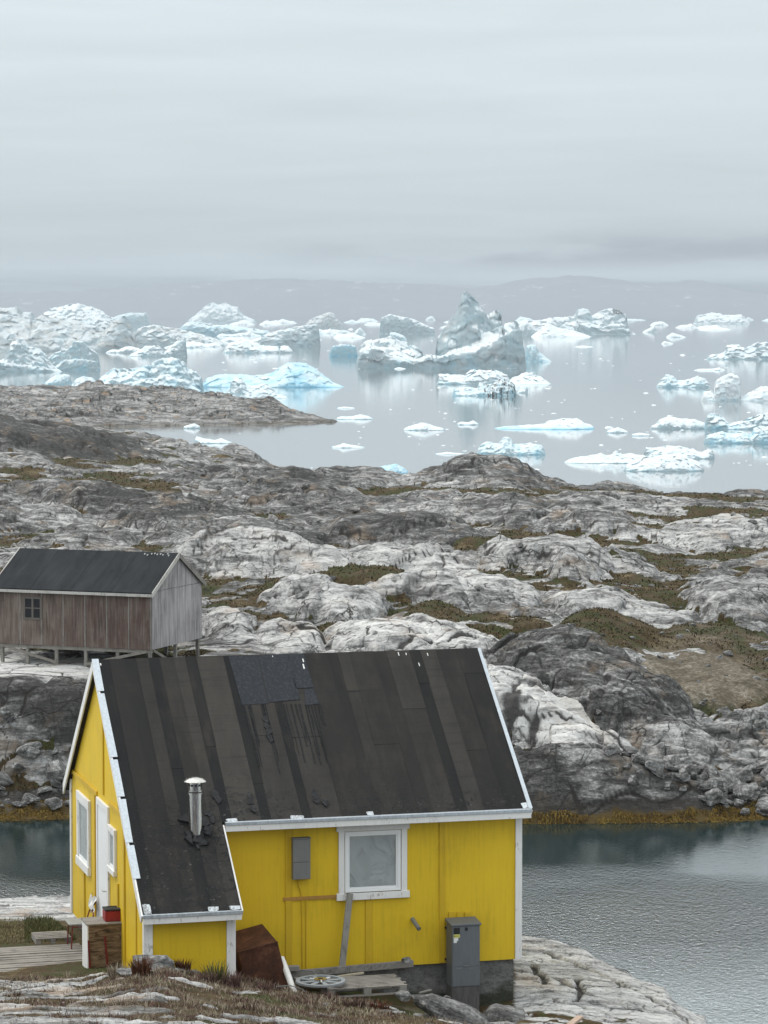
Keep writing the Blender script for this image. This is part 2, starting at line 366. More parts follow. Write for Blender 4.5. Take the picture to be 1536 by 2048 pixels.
# whalebacks: (column, distance, half width m, half depth m, height m, cliffiness, pale, lichen)
DOMES = [
 (545, 206, 7.0, 17, 1.6, 0, -.15, .1), (960, 228, 4.6, 11, 1.5, 0, -.1, 0), (720, 232, 6, 10, .8, 0, 0, 0), (1120, 180, 4.8, 9, 1.3, 1, -.1, .1), (1085, 151, 3.0, 6, 1.5, 1, .2, .2),
 (560, 149, 4.4, 6, 1.2, 1, .3, 0), (640, 133, 2.3, 4, 1.4, 1, .45, -.1), (845, 138, 2.4, 4, 1.2, 1, .35, 0), (575, 122, 1.3, 2.6, 1.1, 1, .35, 0), (455, 124, 1.1, 3, .9, 1, .3, 0),
 (1180, 117.3, 3.4, 4.6, 1.9, 1, -.3, .48), (1010, 112.8, 2.9, 4.0, 1.8, 0, .28, -.1), (1105, 110.6, 2.6, 2.6, 1.2, 0, .4, -.2), (1450, 139, 2.0, 5, 1.5, 1, .15, .3), (1170, 107.8, 4.4, 1.9, 1.0, 1, -.35, .25), (1010, 107.4, 2.5, 1.9, .9, 1, -.25, .2), (1500, 246, 6, 9, .9, 0, -.2, 0),
 (760, 168, 5.5, 6, 1.2, 1, -.2, .2), (450, 166, 5, 6, 1.4, 1, -.15, .2), (330, 172, 4, 7, 1.2, 1, -.2, .3), (150, 180, 5, 8, 1.5, 1, -.2, .3), (60, 250, 7, 14, 1.8, 1, -.5, .6), (180, 268, 6, 14, 1.2, 1, -.45, .5),
 (820, 152, 3, 4, .8, 1, .2, .1), (950, 140, 2.6, 4, 1.0, 1, .25, .1), (1260, 200, 6, 9, .8, 0, .05, 0), (1420, 175, 4, 7, .9, 1, .2, .1), (620, 178, 6, 7, 1.0, 1, -.1, .2), (900, 185, 6, 8, 1.0, 1, 0, .2),
 (70, 114.2, 5.0, 2.2, .15, 0, .65, -.3), (60, 111.2, 3.5, 1.5, .7, 1, -.35, .5), (760, 122, 2.2, 3.4, .9, 1, .4, 0), (870, 124, 2.4, 3.6, 1.0, 1, .35, 0), (1330, 113, 1.8, 2.2, .8, 1, .1, .1), (700, 116, 2.5, 2.5, .8, 1, .4, 0), (1240, 137, 3, 4, .8, 1, .2, .1), (1400, 205, 6, 8, .7, 0, 0, .1),
]
# soil hollows: (column, distance, half width, half depth, lift, gravel)
MOSS = [(270, 205, 5, 16, .9, 0), (1290, 181, 5, 10, .9, 0), (1330, 143, 3.2, 7, 1.0, 0), (1240, 128, 3.2, 5, .9, 0), (1400, 122, 3.2, 6, 1.1, 1), (1460, 128, 3.5, 7, .9, .5), (1020, 165, 3, 6, .7, 0), (480, 175, 6, 5, .6, 0), (880, 130, 1.6, 4, .9, 0), (1140, 112.6, 1.4, 1.6, 1.0, 0),
        (1350, 222, 9, 9, .9, 0), (860, 208, 7, 6, .7, 0), (720, 144, 2.6, 4, .6, 0), (240, 240, 6, 10, .6, 0), (560, 136, 1.2, 4, .8, 0), (700, 126, 1.6, 3, .6, 0), (1180, 156, 2.6, 6, .8, 0), (75, 110.3, 1.6, .9, .5, 0), (520, 122, 1, 3, .8, 0), (1000, 130, 2.4, 3, .8, 0), (1090, 124, 1.6, 2.2, .7, 0), (60, 117, 3, 1.5, .35, 0), (1480, 200, 6, 8, .7, 0), (950, 190, 4, 5, .6, 0)]
def rock_relief(X, Y, amp=1.0, sc=1.0, seed=0):
    a = R(-18); x = (X * math.cos(a) - Y * math.sin(a)) / sc; y = (X * math.sin(a) + Y * math.cos(a)) / sc
    wx = fbm(x / 9, y / 9, 90 + seed, 3) * 3.2; wy = fbm(x / 9, y / 9, 91 + seed, 3) * 3.2
    x = x + wx; y = y + wy
    b1 = 1 - np.abs(perlin(x / 12, y / 9, 1 + seed)) * 2.0            # rounded mounds between sharp creases (inverted ridge)
    m1 = np.abs(perlin(x / 12, y / 8, 2 + seed)); m2 = np.abs(perlin(x / 5.2 + 9, y / 3.6, 3 + seed)); m3 = np.abs(perlin(x / 2.1 - 4, y / 1.5, 4 + seed)); m4 = np.abs(perlin(x / .85, y / .62 + 7, 5 + seed))
    h = 1.5 * np.sqrt(m1 + .02) + .85 * np.sqrt(m2 + .012) + .34 * np.sqrt(m3 + .008) + .10 * m4
    # broken blocks
    f1, e, cid, tx, ty = worley(x / 2.6, y / 1.7, 11 + seed)
    g1, e2, cid2, ux, uy = worley(x / .95 + 3, y / .62, 12 + seed)
    rough = sstep(-.15, .25, fbm(x / 11, y / 11, 33 + seed, 2))
    h += rough * (.42 * (cid - .5) + .22 * tx * (cid * 2 - 1) - .22 * ty) + rough * (.13 * (cid2 - .5) - .07 * uy)
    c1 = 1 - sstep(.0, .085, e); c2 = 1 - sstep(0, .10, e2)
    brk = sstep(-.1, .3, fbm(x / 5, y / 5, 34 + seed, 2))
    h -= c1 * (.10 + .14 * brk) + c2 * .06 * rough
    j1, e3, cid3, vx, vy = worley(x / 8.5, y / 4.6, 13 + seed)
    c3 = (1 - sstep(0, .055, e3)) * sstep(-.2, .1, fbm(x / 6, y / 6, 35 + seed, 2))
    h += .55 * (cid3 - .5) - .3 * c3 - .28 * vy + .07 * (np.abs(perlin(x / .55, y / .38, 52 + seed)) - .25)
    # foliation ledges, dipping
    q = (x * .35 + y * 1.0 + .9 * fbm(x / 4, y / 4, 41 + seed, 3)) / 1.15; fr = q - np.floor(q)
    led = sstep(-.05, .35, fbm(x / 7 + 5, y / 7, 42 + seed, 2))
    h += led * .18 * (fr - sstep(.72, 1, fr))
    h += .05 * fbm(x / .5, y / .4, 51 + seed, 3)
    crack = np.maximum(c1 * (.45 + .55 * brk), c2 * rough * .7)
    crack = np.maximum(crack, c3)
    crack = np.maximum(crack, led * sstep(.80, .92, fr) * sstep(1.0, .94, fr) * .55)
    crack = np.maximum(crack, (1 - sstep(.0, .035, m2)) * .8)
    return (h - 1.35) * amp, crack
def far_height(X, Y):
    px = CX + FOC * X / (Y * .998 + 1.0)
    z = profile(FAR, px, Y)
    land = sstep(-.3, 1.6, z)
    sc = np.clip(.62 + (Y - 105) / 260, .62, 1.15)
    r1, c1 = rock_relief(X, Y, 1.0, 1.0, 0)
    r2, c2 = rock_relief(X + 50, Y, .62, .6, 7)
    t = sstep(120, 150, Y); rel = r2 * (1 - t) + r1 * t; crack = c2 * (1 - t) + c1 * t
    pale = np.zeros_like(X); lich = np.zeros_like(X); dome = np.zeros_like(X); dm = np.zeros_like(X)
    wob = fbm(X / 3.2, Y / 4.5, 61, 4) * .55
    kf, ke, kc, kx, ky = worley((X * .95 + Y * .3) / 2.3 + wob, (Y * .95 - X * .3) / 2.0, 62); kf2, ke2, kc2, kx2, ky2 = worley((X * .9 + Y * .4) / .9 + wob, (Y * .9 - X * .4) / .9, 63)
    blk = .34 * (kc - .5) + .16 * ky * np.sign(kc - .45) + .11 * (kc2 - .5); crack = np.maximum(crack, (1 - sstep(0, .07, ke)) * .75)
    for cx, d, rx, ry, hh, cl, pa, lc in DOMES:
        x0 = (cx - CX) / FOC * d
        bl_ = blk * min(1, 2.6 / rx + .25); dx = (X - x0) / rx + wob * .8 + bl_; dy = (Y - d) / ry + wob * .5 + bl_
        a = R(-20); ex = dx * math.cos(a) - dy * math.sin(a) * .5; ey = dy + dx * .25
        q = ex * ex + ey * ey
        s = np.clip(1 - q, 0, 1) ** .6
        if not cl: s = s ** 1.6
        dome = np.maximum(dome, hh * s); k = sstep(1.25, .7, q); pale += pa * k; lich += lc * k; dm = np.maximum(dm, k)
    # the shed yard is a flat shelf
    yard = sstep(1.25, .8, np.abs((X + 12) / 8.5)) * sstep(1.3, .75, np.abs((Y - 117) / 6))
    rock = z + (rel * (1 - .30 * dm) + dome) * land * (1 - .86 * yard) - .25 * land
    soil = z - .33 + .66 * fbm(X / 7, Y / 10, 71, 3); gravel = np.zeros_like(X)
    lift = np.zeros_like(X)
    for cx, d, rx, ry, lf, gv in MOSS:
        x0 = (cx - CX) / FOC * d
        q = ((X - x0) / rx + wob * .8) ** 2 + ((Y - d) / ry + wob * .8) ** 2; k = sstep(1.3, .35, q)
        lift = np.maximum(lift, lf * k); gravel = np.maximum(gravel, gv * k)
    soil = soil + lift * .62 * (1 - yard) + .14 * fbm(X / 1.3, Y / 1.6, 72, 4) + .10 * (np.abs(perlin(X / .7, Y / .8, 73)) - .25)
    dif = soil - rock
    moss = sstep(-.05, .10, dif) * sstep(.3, 1.3, z)
    h = np.where(z > .2, np.maximum(rock, soil), rock)
    for _ in range(1):
        h[:, 1:-1] = (h[:, :-2] + 2 * h[:, 1:-1] + h[:, 2:]) / 4; h[1:-1] = (h[:-2] + 2 * h[1:-1] + h[2:]) / 4
    return h, dict(moss=moss, crack=crack * (1 - moss), pale=np.clip(pale + .35 * fbm(X / 14, Y / 20, 81, 2), -.8, .8), lichen=np.clip(lich + .3 * fbm(X / 9, Y / 13, 82, 2), -.3, .8), gravel=gravel * moss, shore=(Y < 130).astype(float))
def radial_sheet(name, hf, px0, px1, nc, Ys, mat, kind='structure', cut=-1.2):
    px = np.linspace(px0, px1, nc); X = ((px - CX) / FOC)[None, :] * Ys[:, None]; Y = np.repeat(Ys[:, None], nc, 1)
    h, at_ = hf(X, Y)
    V = np.stack([X, Y, h], -1).reshape(-1, 3)
    o = mesh_np(name, V, grid_faces(len(Ys), nc, (h.ravel() > cut)), mat, smooth=True, attrs=at_)
    if kind: o['kind'] = kind
    radial_sheet.attrs = at_
    return o, px, Ys, h
def dist_rows(a, b, n, p=1.0):
    t = np.linspace(0, 1, n); return 1 / ((1 - t) / a ** p + t / b ** p) ** (1 / p)
far_o, far_px, far_Y, far_h = radial_sheet('rocky_shore', far_height, -300, 1850, 900, np.concatenate([np.linspace(103.5, 124, 330), dist_rows(124.06, 345, 470)[0:], np.linspace(347, 415, 30)]), M_rock)
far_moss = radial_sheet.attrs['moss'] * (1 - .8 * radial_sheet.attrs['gravel'])
def ground_z(X, Y):                       # height of the far land under a point
    px = CX + FOC * X / Y; i = np.clip(np.searchsorted(far_Y, Y), 0, len(far_Y) - 1); j = np.clip(np.searchsorted(far_px, px), 0, len(far_px) - 1)
    return far_h[i, j]

# ---- headland beyond the bay
HEAD = {
 -400: [(Z(-1), 478), (Z(1.4), 500), (790, 560), (781, 600), (Z(2.6), 640), (Z(-1), 680)],
 0: [(Z(-1), 470), (Z(1.5), 495), (795, 560), (779, 600), (Z(2.6), 640), (Z(-1), 680)],
 100: [(Z(-1), 470), (Z(1.3), 495), (795, 560), (778, 600), (Z(2.6), 640), (Z(-1), 680)],
 250: [(Z(-1), 470), (Z(.6), 486), (810, 545), (781, 600), (Z(2.6), 630), (Z(-1), 665)],
 350: [(Z(-1), 478), (Z(.5), 492), (812, 545), (786, 600), (Z(2.3), 625), (Z(-1), 660)],
 450: [(Z(-1), 482), (Z(.7), 494), (818, 535), (800, 575), (Z(1.8), 600), (Z(-1), 635)],
 540: [(Z(-1), 482), (Z(.6), 496), (825, 525), (811, 555), (Z(1.2), 580), (Z(-1), 610)],
 620: [(Z(-1), 488), (Z(.5), 500), (833, 520), (828, 540), (Z(-1), 570)],
 665: [(Z(-1), 497), (Z(.3), 506), (839, 518), (Z(-1), 545)],
 690: [(Z(-1), 500), (Z(-.4), 510), (Z(-1), 540)],
 760: [(Z(-1.4), 480), (Z(-1.4), 600)],
}
def head_height(X, Y):
    px = CX + FOC * X / (Y * .998 + 1); z = profile(HEAD, px, Y); land = sstep(-.3, 1.4, z)
    r, c = rock_relief(X, Y, .95, 1.35, 21)
    h = z + r * land * 1.45 - .1 * land
    soil = z - .45 + .3 * fbm(X / 15, Y / 25, 75, 2)
    moss = sstep(-.05, .15, soil - h) * sstep(.6, 1.4, z) * .8
    one = np.ones_like(X)
    return np.maximum(h, np.where(z > .3, soil, -9)), dict(moss=moss * .8, crack=c, pale=.45 * fbm(X / 14, Y / 22, 83, 3) + .08, lichen=-.1 * one, gravel=0 * one, shore=.3 * one)
radial_sheet('headland', head_height, -380, 740, 560, dist_rows(470, 690, 150), M_headrock)

# ---- near ground under the yellow house
NEAR = {
 -300: [(2048, 43), (1985, 48), (1962, 51.5), (1895, 55.5), (1862, 57.5), (Z(5.6), 64), (Z(1), 70), (Z(-2), 74)],
 0: [(2048, 43), (1985, 48), (1962, 51.5), (1898, 55.5), (1866, 57.5), (1830, 60), (1797, 63.5), (Z(5.0), 66), (Z(1), 71), (Z(-2), 75)],
 160: [(2048, 43), (1985, 48), (1960, 51.2), (1900, 55), (1866, 57), (1830, 60), (1794, 64), (Z(5.0), 66.5), (Z(1), 71), (Z(-2), 75)],
 250: [(2048, 43.5), (1960, 48.5), (1947, 49.6), (1948, 51), (1915, 55), (Z(6.0), 60), (Z(4), 66), (Z(-2), 75)],
 320: [(2048, 43.5), (1950, 48.3), (1938, 49.3), (Z(6.75), 51), (Z(6.5), 53), (Z(6.0), 60), (Z(4), 66), (Z(-2), 75)],
 400: [(2048, 43.5), (1968, 48.3), (1957, 49.6), (Z(6.72), 51), (Z(6.4), 53), (Z(6.0), 60), (Z(4), 66), (Z(-2), 75)],
 480: [(2048, 44), (1985, 48.5), (1972, 50), (Z(6.5), 51.6), (Z(6.3), 53), (Z(6.0), 60), (Z(4), 66), (Z(-2), 75)],
 620: [(2048, 45), (2010, 48), (1996, 49.7), (Z(6.28), 51.3), (Z(6.1), 53), (Z(6), 60), (Z(4), 66), (Z(-2), 75)],
 720: [(2048, 46), (2018, 48.6), (2008, 50), (Z(6.1), 51.5), (Z(5.95), 53), (Z(5.6), 60), (Z(4), 66), (Z(-2), 75)],
 850: [(2048, 46.8), (2035, 48), (Z(6.2), 49.5), (Z(5.9), 51.5), (Z(5.72), 53), (Z(5.5), 60), (Z(3), 66), (Z(-2), 74)],
 950: [(2060, 47), (2052, 48.6), (Z(5.95), 50), (Z(5.55), 52), (Z(5.5), 53.5), (Z(5.6), 60), (Z(2.5), 67), (Z(-2), 73)],
 1040: [(2062, 47.5), (2048, 49.8), (2015, 53), (1985, 54.5), (1925, 57.3), (1872, 60), (Z(5.0), 62), (Z(2), 67), (Z(-2), 71)],
 1100: [(2060, 48), (2040, 50.5), (2005, 53), (1945, 56.5), (1880, 59.7), (Z(4.9), 62), (Z(1), 67), (Z(-2), 70)],
 1160: [(2055, 49.5), (2040, 51), (2000, 53.6), (1940, 56.8), (1895, 59.2), (Z(4.7), 61.5), (Z(0), 67), (Z(-2), 69)],
 1250: [(2062, 50), (2030, 52.3), (1990, 54.6), (1947, 57), (Z(5.0), 58.8), (Z(3.6), 61), (Z(-2), 67)],
 1330: [(2075, 50), (2030, 53), (1990, 55.3), (Z(5.2), 56.5), (Z(3.8), 59), (Z(-2), 65)],
 1410: [(2100, 49.5), (2062, 52.5), (2047, 53.6), (Z(5), 54.8), (Z(3), 57.5), (Z(-2), 62)],
 1480: [(2160, 48.5), (2120, 51), (2100, 52), (Z(4.3), 53), (Z(1.5), 56), (Z(-2), 60)],
 1650: [(2400, 45), (2400, 47.5), (Z(1.5), 50), (Z(-2), 54)],
}
def near_height(X, Y):
    px = CX + FOC * X / (Y * .998 + .75); z = profile(NEAR, px, Y)
    right = sstep(1005, 1050, px)
    left = sstep(330, 200, px) * sstep(56.6, 58, Y)
    a = R(28); x = X * math.cos(a) - Y * math.sin(a); y = X * math.sin(a) + Y * math.cos(a)
    x = x + fbm(x / 2.5, y / 1.5, 5, 3) * .5; y = y + fbm(x / 3, y / 1.6, 6, 3) * .35
    q = y / .42 + .5 * fbm(x / 1.6, y / .5, 8, 3); fr = q - np.floor(q)
    f1, e, cid, tx, ty = worley(x / 1.5, y / .62, 3); g1, e2, cid2, ux, uy = worley(x / .55, y / .2, 4)
    msk = sstep(-.1, .25, fbm(x / 1.2, y / 1.2, 9, 2))
    c1 = (1 - sstep(0, .09, e)) * sstep(-.25, .15, fbm(x / 1.1, y / .9, 12, 2)); c2 = (1 - sstep(0, .12, e2)) * msk
    rel = .05 * (fr - sstep(.8, 1, fr)) + .12 * (cid - .5) * msk + .05 * (cid2 - .5) * msk - .11 * c1 - .035 * c2 + .02 * fbm(x / .2, y / .1, 14, 3)
    rmask = np.maximum(right, left)
    soft = .09 * fbm(X / 1.1, Y / 1.1, 15, 4) + .03 * fbm(X / .22, Y / .22, 16, 3)
    h = z + rel * .62 * rmask + soft * (1 - rmask) * sstep(54, 51, Y)
    # the long open joints running down the bare rock by the water
    gd = np.full(X.shape, 9.0); wv_ = .10 * fbm(X / .7, Y / .7, 26, 3)
    for pl in (((1030, 58.9), (1090, 58.4), (1150, 57.5), (1230, 56.0), (1300, 54.7), (1372, 53.2), (1400, 52)), ((1030, 56.6), (1080, 55.9), (1115, 55.6), (1180, 54.2), (1250, 53.4)), ((1030, 54.0), (1100, 53.6), (1165, 52.6), (1230, 51.9), (1300, 51.3)), ((1060, 57.4), (1078, 56.0), (1095, 55.2)), ((1150, 55.9), (1162, 54.6), (1150, 53.2)), ((1040, 52.4), (1110, 52.1), (1180, 51.2))):
        P_ = [((p - CX) / FOC * (d + .75), d) for p, d in pl]
        for (ax, ay), (bx, by) in zip(P_[:-1], P_[1:]):
            ux_, uy_ = bx - ax, by - ay; t_ = np.clip(((X - ax) * ux_ + (Y - ay) * uy_) / (ux_ * ux_ + uy_ * uy_), 0, 1)
            gd = np.minimum(gd, np.hypot(X - ax - t_ * ux_ + wv_, (Y - ay - t_ * uy_ + wv_)))
    gk = sstep(.10, .02, gd - .05 * fbm(X / .4, Y / .4, 27, 2)) * right
    h = h - .13 * gk
    # bare pale ribs showing through the heath
    rib = sstep(.16, .27, fbm(X / 1.5 + 3, Y / .55, 18, 3) + .14 * sstep(290, 120, px) + .10 * sstep(46.5, 44, Y) - .25 * sstep(300, 560, px) * sstep(900, 700, px) * sstep(44.5, 47, Y))
    ribm = (1 - rmask) * rib * sstep(51.5, 50.5, Y)
    h = h + ribm * .06
    moss = (1 - rmask) * (1 - ribm)
    back = sstep(53.4, 56, Y) * (1 - rmask); moss = np.maximum(moss, back)
    grassy = sstep(330, 240, px) * sstep(56, 56.6, Y) * sstep(59.4, 58.6, Y); moss = np.maximum(moss, grassy)
    bandc = np.exp(-((q * .42 - np.round(q * .42 / 2.6) * 2.6) / .10) ** 2) * right * .0
    dk = sstep(.12, .3, fbm(x / 1.3, y / .35, 20, 3)) * right
    low = sstep(52.8, 51.2, Y) * right * sstep(-.1, .2, fbm(X / .8, Y / .8, 23, 3))
    return h, dict(moss=np.maximum(moss, low * .8), crack=np.maximum(np.maximum(c1 * .8, c2 * .4) * rmask, gk), pale=.34 * rmask + .22 * ribm, lichen=dk * .75 - .25, gravel=(1 - rmask) * sstep(54, 52, Y) * (.35 + .4 * fbm(X / 1.3, Y / 1.3, 24, 2)), shore=0 * X)
near_o, near_px, near_Y, near_h = radial_sheet('ground', near_height, -260, 1640, 900, np.concatenate([np.linspace(41.5, 60, 430), np.linspace(60.1, 75, 120)]), M_pale)
def near_z(X, Y):
    px = CX + FOC * X / Y; i = np.clip(np.searchsorted(near_Y, Y), 0, len(near_Y) - 1); j = np.clip(np.searchsorted(near_px, px), 0, len(near_px) - 1)
    return near_h[i, j]

# ---- water: one sheet from under the house out to the horizon
def water_material():
    m = Mat('sea_water', .04, .5); m.b.inputs['IOR'].default_value = 3.2
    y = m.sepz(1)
    m.col(m.mix(m.rng(m.math('ADD', y, m.math('MULTIPLY_ADD', m.noise(.12, 4, .5), 16, -8)), 86, 68), m.mix(m.rng(y, 110, 300), (.010, .024, .024), (.17, .195, .205)), (.38, .43, .44)))  # paler base colour on the near inlet stands in for reflected sky
    inlet = m.rng(y, 118, 100, 0, 1)
    # cat's-paw: ripples fade out near the far bank and in the calm by the near rocks
    x = m.sepz(0)
    patch = m.noise(.09, 3, .5)
    yy = m.math('ADD', y, m.math('MULTIPLY_ADD', patch, 14, -7))
    calm = m.math('MULTIPLY', m.rng(yy, 97.5, 90, 0.02, 1, True), m.rng(yy, 66, 78, .15, 1, True))
    v1 = m.map((9.5, 5.6, 1), (0, 0, R(-24))); v2 = m.map((4.2, 2.6, 1), (0, 0, R(20)))
    rip = m.math('ADD', m.noise(1.0, 4, .55, v1, .3), m.math('MULTIPLY', m.noise(1.0, 3, .5, v2), .8))
    rip = m.math('MULTIPLY', rip, m.math('MULTIPLY_ADD', calm, .97, .03))
    far = m.math('MULTIPLY', m.math('ADD', m.noise(.35, 5, .6, m.map((1, 1, 1), (0, 0, .3))), m.math('MULTIPLY', m.noise(2.2, 3, .5), .12)), m.rng(y, 110, 200))
    m.bump(m.math('MULTIPLY', rip, inlet), 1.0, .11)
    m.bump(far, 1.0, .012)
    return m.m
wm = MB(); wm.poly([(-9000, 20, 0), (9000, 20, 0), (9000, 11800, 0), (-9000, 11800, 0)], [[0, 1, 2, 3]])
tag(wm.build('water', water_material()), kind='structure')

# ---- hills across the fjord, seen only through the air
def hill_sheet(name, pts, D, dep, seed, mat):
    px = np.linspace(-900, 2500, 420); top = np.interp(px, [p[0] for p in pts], [p[1] for p in pts])
    v = np.linspace(0, 1, 60); X = ((px - CX) / FOC)[None, :] * D * np.ones((60, 1)); Y = D + v[:, None] * dep * np.ones((1, 420))
    zt = np.maximum(zat(768, top, D + dep * .6), 2)[None, :]
    s = np.where(v < .6, (v / .6), (1 - v) / .4)[:, None]
    h = zt * s ** .8 * (1 + .16 * fbm(X / 420, Y / 420, seed, 5) * (s < .98)) + 14 * fbm(X / 130, Y / 130, seed + 1, 4) * s
    h[0] = -3; h[-1] = -3
    return tag(mesh_np(name, np.stack([X, Y, h], -1).reshape(-1, 3), grid_faces(60, 420), mat, smooth=True), kind='structure')
mh = Mat('far_hillside', .95, .1)
mh.col(mh.mix(mh.rng(mh.noise(.012, 8, .7, mh.map((1, 1, .35))), .60, .72), (.12, .12, .145), (.42, .42, .45)))
hill_sheet('hills', [(-900, 596), (-200, 592), (100, 585), (250, 575), (420, 562), (520, 557), (640, 560), (780, 566), (860, 572), (960, 575), (1040, 563), (1150, 551), (1240, 556), (1330, 566), (1400, 560), (1430, 562), (1540, 590), (1700, 598), (2500, 600)], 10600, 900, 5, mh.m)

# ================================================================== ICE
mi = Mat('glacier_ice', .55, .3)
_n = mi.noise(.5, 8, .65); _f = mi.noise(2.6, 7, .65)
_b = mi.rng(mi.math('ADD', mi.attr('blue'), mi.math('MULTIPLY_ADD', _n, .9, -.45)), .1, 1.0)
_c = mi.ramp(_b, [(0, (.36, .435, .465)), (.3, (.36, .47, .51)), (.65, (.30, .49, .57)), (1, (.19, .43, .57))])
_s = mi.ramp(_b, [(0, (.71, .755, .77)), (.4, (.63, .735, .77)), (.75, (.48, .67, .75)), (1, (.31, .57, .71))])
_sm = mi.rng(mi.math('ADD', mi.attr('snow_toplight'), mi.math('MULTIPLY_ADD', _f, .5, -.25)), .3, .7)
_c = mi.mix(_sm, _c, _s)
_d = mi.rng(mi.math('ADD', mi.attr('dirt'), mi.math('MULTIPLY_ADD', mi.noise(.22, 9, .7, mi.map((1, 1, 2.2), (0, R(20), 0)), 1.0), 1.3, -.65)), .25, .75)
_c = mi.mix(mi.math('MULTIPLY', _d, .8), _c, mi.mix(_f, (.30, .275, .24), (.50, .48, .45)))
_k = mi.rng(mi.math('ADD', mi.attr('black'), mi.math('MULTIPLY_ADD', mi.noise(.9, 8, .7, mi.map((2.2, 1, .55), (0, R(25), 0)), .8), 1.6, -.8)), .45, .6)
_c = mi.mix(_k, _c, (.045, .04, .036))
mi.col(_c); mi.bump(mi.math('ADD', _f, mi.math('MULTIPLY', mi.noise(.9, 6, .6), 1.5)), .25, .2)
M_ice = mi.m

def berg(name, label, cat, base, lobes, ratio=.8, blue=.25, dirt=.0, black=-.7, seed=1, rough=1.0, group=None, dep=None, under=.15, res=.9, snowy=1.0, lo=.30):
    """lobes: (silhouette [(px,row)...], v front, v ridge, v back, front power, back power); v runs 0..1 through the depth."""
    D0 = -CAMH / ray(768, base)[2] * ray(768, base)[1]
    x0 = min(p[0] for l in lobes for p in l[0]) - 2; x1 = max(p[0] for l in lobes for p in l[0]) + 2
    m = D0 / FOC; wd = (x1 - x0) * m
    if dep is None: dep = wd * ratio
    n = int(np.clip((x1 - x0) * res, 14, 330)); nv = int(np.clip(n * .45, 10, 120))
    px = np.linspace(x0, x1, n)[None, :] * np.ones((nv, 1)); v = np.linspace(-.02, 1.02, nv)[:, None] * np.ones((1, n))
    v = np.sign(v) * np.abs(v) ** 1.25                              # closer rows at the front
    xm = px * m; ym = v * dep; S = wd / 18.0
    h = np.full(px.shape, -1.0)
    jx = fbm(xm / (S * 3), ym / (S * 3), seed, 3); jy = fbm(xm / (S * 2.2), ym / (S * 2.2) + 31, seed + 1, 3)
    for li, lb in enumerate(lobes):
        pts, v0, vr, v1, pf, pb = lb
        a, b = pts[0][0], pts[-1][0]
        pxx = px + jx * S / m * .5
        rows = np.interp(px + fbm(xm / (S * .7), 0 * xm + li, seed + 2, 3) * S / m * .12, [p[0] for p in pts], [p[1] for p in pts])
        zt = np.maximum(zat(768, rows, D0 + vr * dep), .02)
        t = np.clip((px - a) / (b - a), 0, 1); pin = np.sqrt(np.clip(1 - np.abs(2 * t - 1) ** 3.5, 0, 1))
        vrr = np.clip(vr + jy * .05, .03, .95); f0 = np.clip(vrr - (vrr - v0) * pin + jx * .05, .0, vrr - .012); bb = vrr + (v1 - vrr) * pin + jx * .08
        sf = np.clip((v - f0) / np.maximum(vrr - f0, 1e-3), 0, 1) ** pf; sb = np.clip((bb - v) / np.maximum(bb - vrr, 1e-3), 0, 1) ** pb
        s = np.where(v < vrr, sf, sb)
        s = np.where((px >= a) & (px <= b), s, 0) * np.clip(np.minimum(t, 1 - t) / .035, 0, 1) ** .6
        h = np.maximum(h, zt * s - .01)
    hm = max(h.max(), .1)
    f1, e, cid, tx, ty = worley(xm / (S * 2.4) + jx * .6, ym / (S * 2.4) + jy * .6, seed + 3)
    h = h + np.clip(h / S, 0, 1) * S * rough * (.30 * (cid - .5) + .14 * (np.abs(perlin(xm / S, ym / S, seed + 5)) - .25))
    # re-space every column evenly along its own profile, so that cliffs get rows of their own
    ns = int(nv * 1.25); hh = np.where(h <= .03, -.25, h)
    dl = np.sqrt((np.diff(ym, axis=0) * .4) ** 2 + np.diff(hh, axis=0) ** 2); ln = np.concatenate([np.zeros((1, n)), np.cumsum(dl, 0)], 0)
    X_ = np.zeros((ns, n)); Y_ = np.zeros((ns, n)); H_ = np.zeros((ns, n)); u = np.linspace(0, 1, ns)
    for j in range(n):
        q = u * ln[-1, j]; Y_[:, j] = np.interp(q, ln[:, j], ym[:, j]); H_[:, j] = np.interp(q, ln[:, j], hh[:, j])
    nv = ns; xm = np.repeat(xm[:1], ns, 0); px = np.repeat(px[:1], ns, 0); ym, h = Y_, H_
    k = np.clip(h / (S * .6), 0, 1) * rough * .50
    g1, e2, cid2, ux, uy = worley((xm + .5 * ym) / (S * 1.3), (h * 1.2 + .6 * ym) / (S * 1.1), seed + 4)
    r2_ = _hash((cid2 * 99991).astype(np.int64), (cid2 * 7919).astype(np.int64), 3) / 4294967295.0
    p1, pe, pc, px_, py_ = worley((xm + .6 * ym + 7) / (S * .55), (h - .5 * ym) / (S * .5), seed + 21)
    ydis = k * S * (1.5 * ((cid2 - .5) * ux + (r2_ - .5) * uy) + .32 * (pc - .5) * (px_ + py_) + .4 * fbm((xm + .3 * ym) / (S * 2.4), h / (S * 1.2) + ym / (S * 4), seed + 7, 4) + .28 * (np.abs(perlin((xm + .5 * h) / (S * .8), (h + .3 * ym) / (S * .7), seed + 8)) - .3) + .18 * (cid2 - .5))
    xdis = k * S * .4 * fbm((ym + h) / (S * 1.1) + 9, h / (S * .9), seed + 9, 3)
    zdis = k * S * (.22 * fbm((xm - .4 * h) / (S * 1.5), (ym + .4 * h) / (S * 1.5), seed + 12, 3) + .7 * ((r2_ - .5) * ux + (cid2 - .5) * uy) + .25 * (pc - .5) * (py_ + px_) + .12 * (cid2 - .5) + .05 * fbm(xm / (S * .3), (ym + h) / (S * .3), seed + 6, 2))
    wet = h <= .0
    h = np.where(wet, h, np.maximum(h + zdis, .02)); hz_ = h
    X = (px - CX) * m + xdis; Y = D0 + ym + ydis
    cx, cy = (x0 + x1) / 2 * m - CX * m, D0
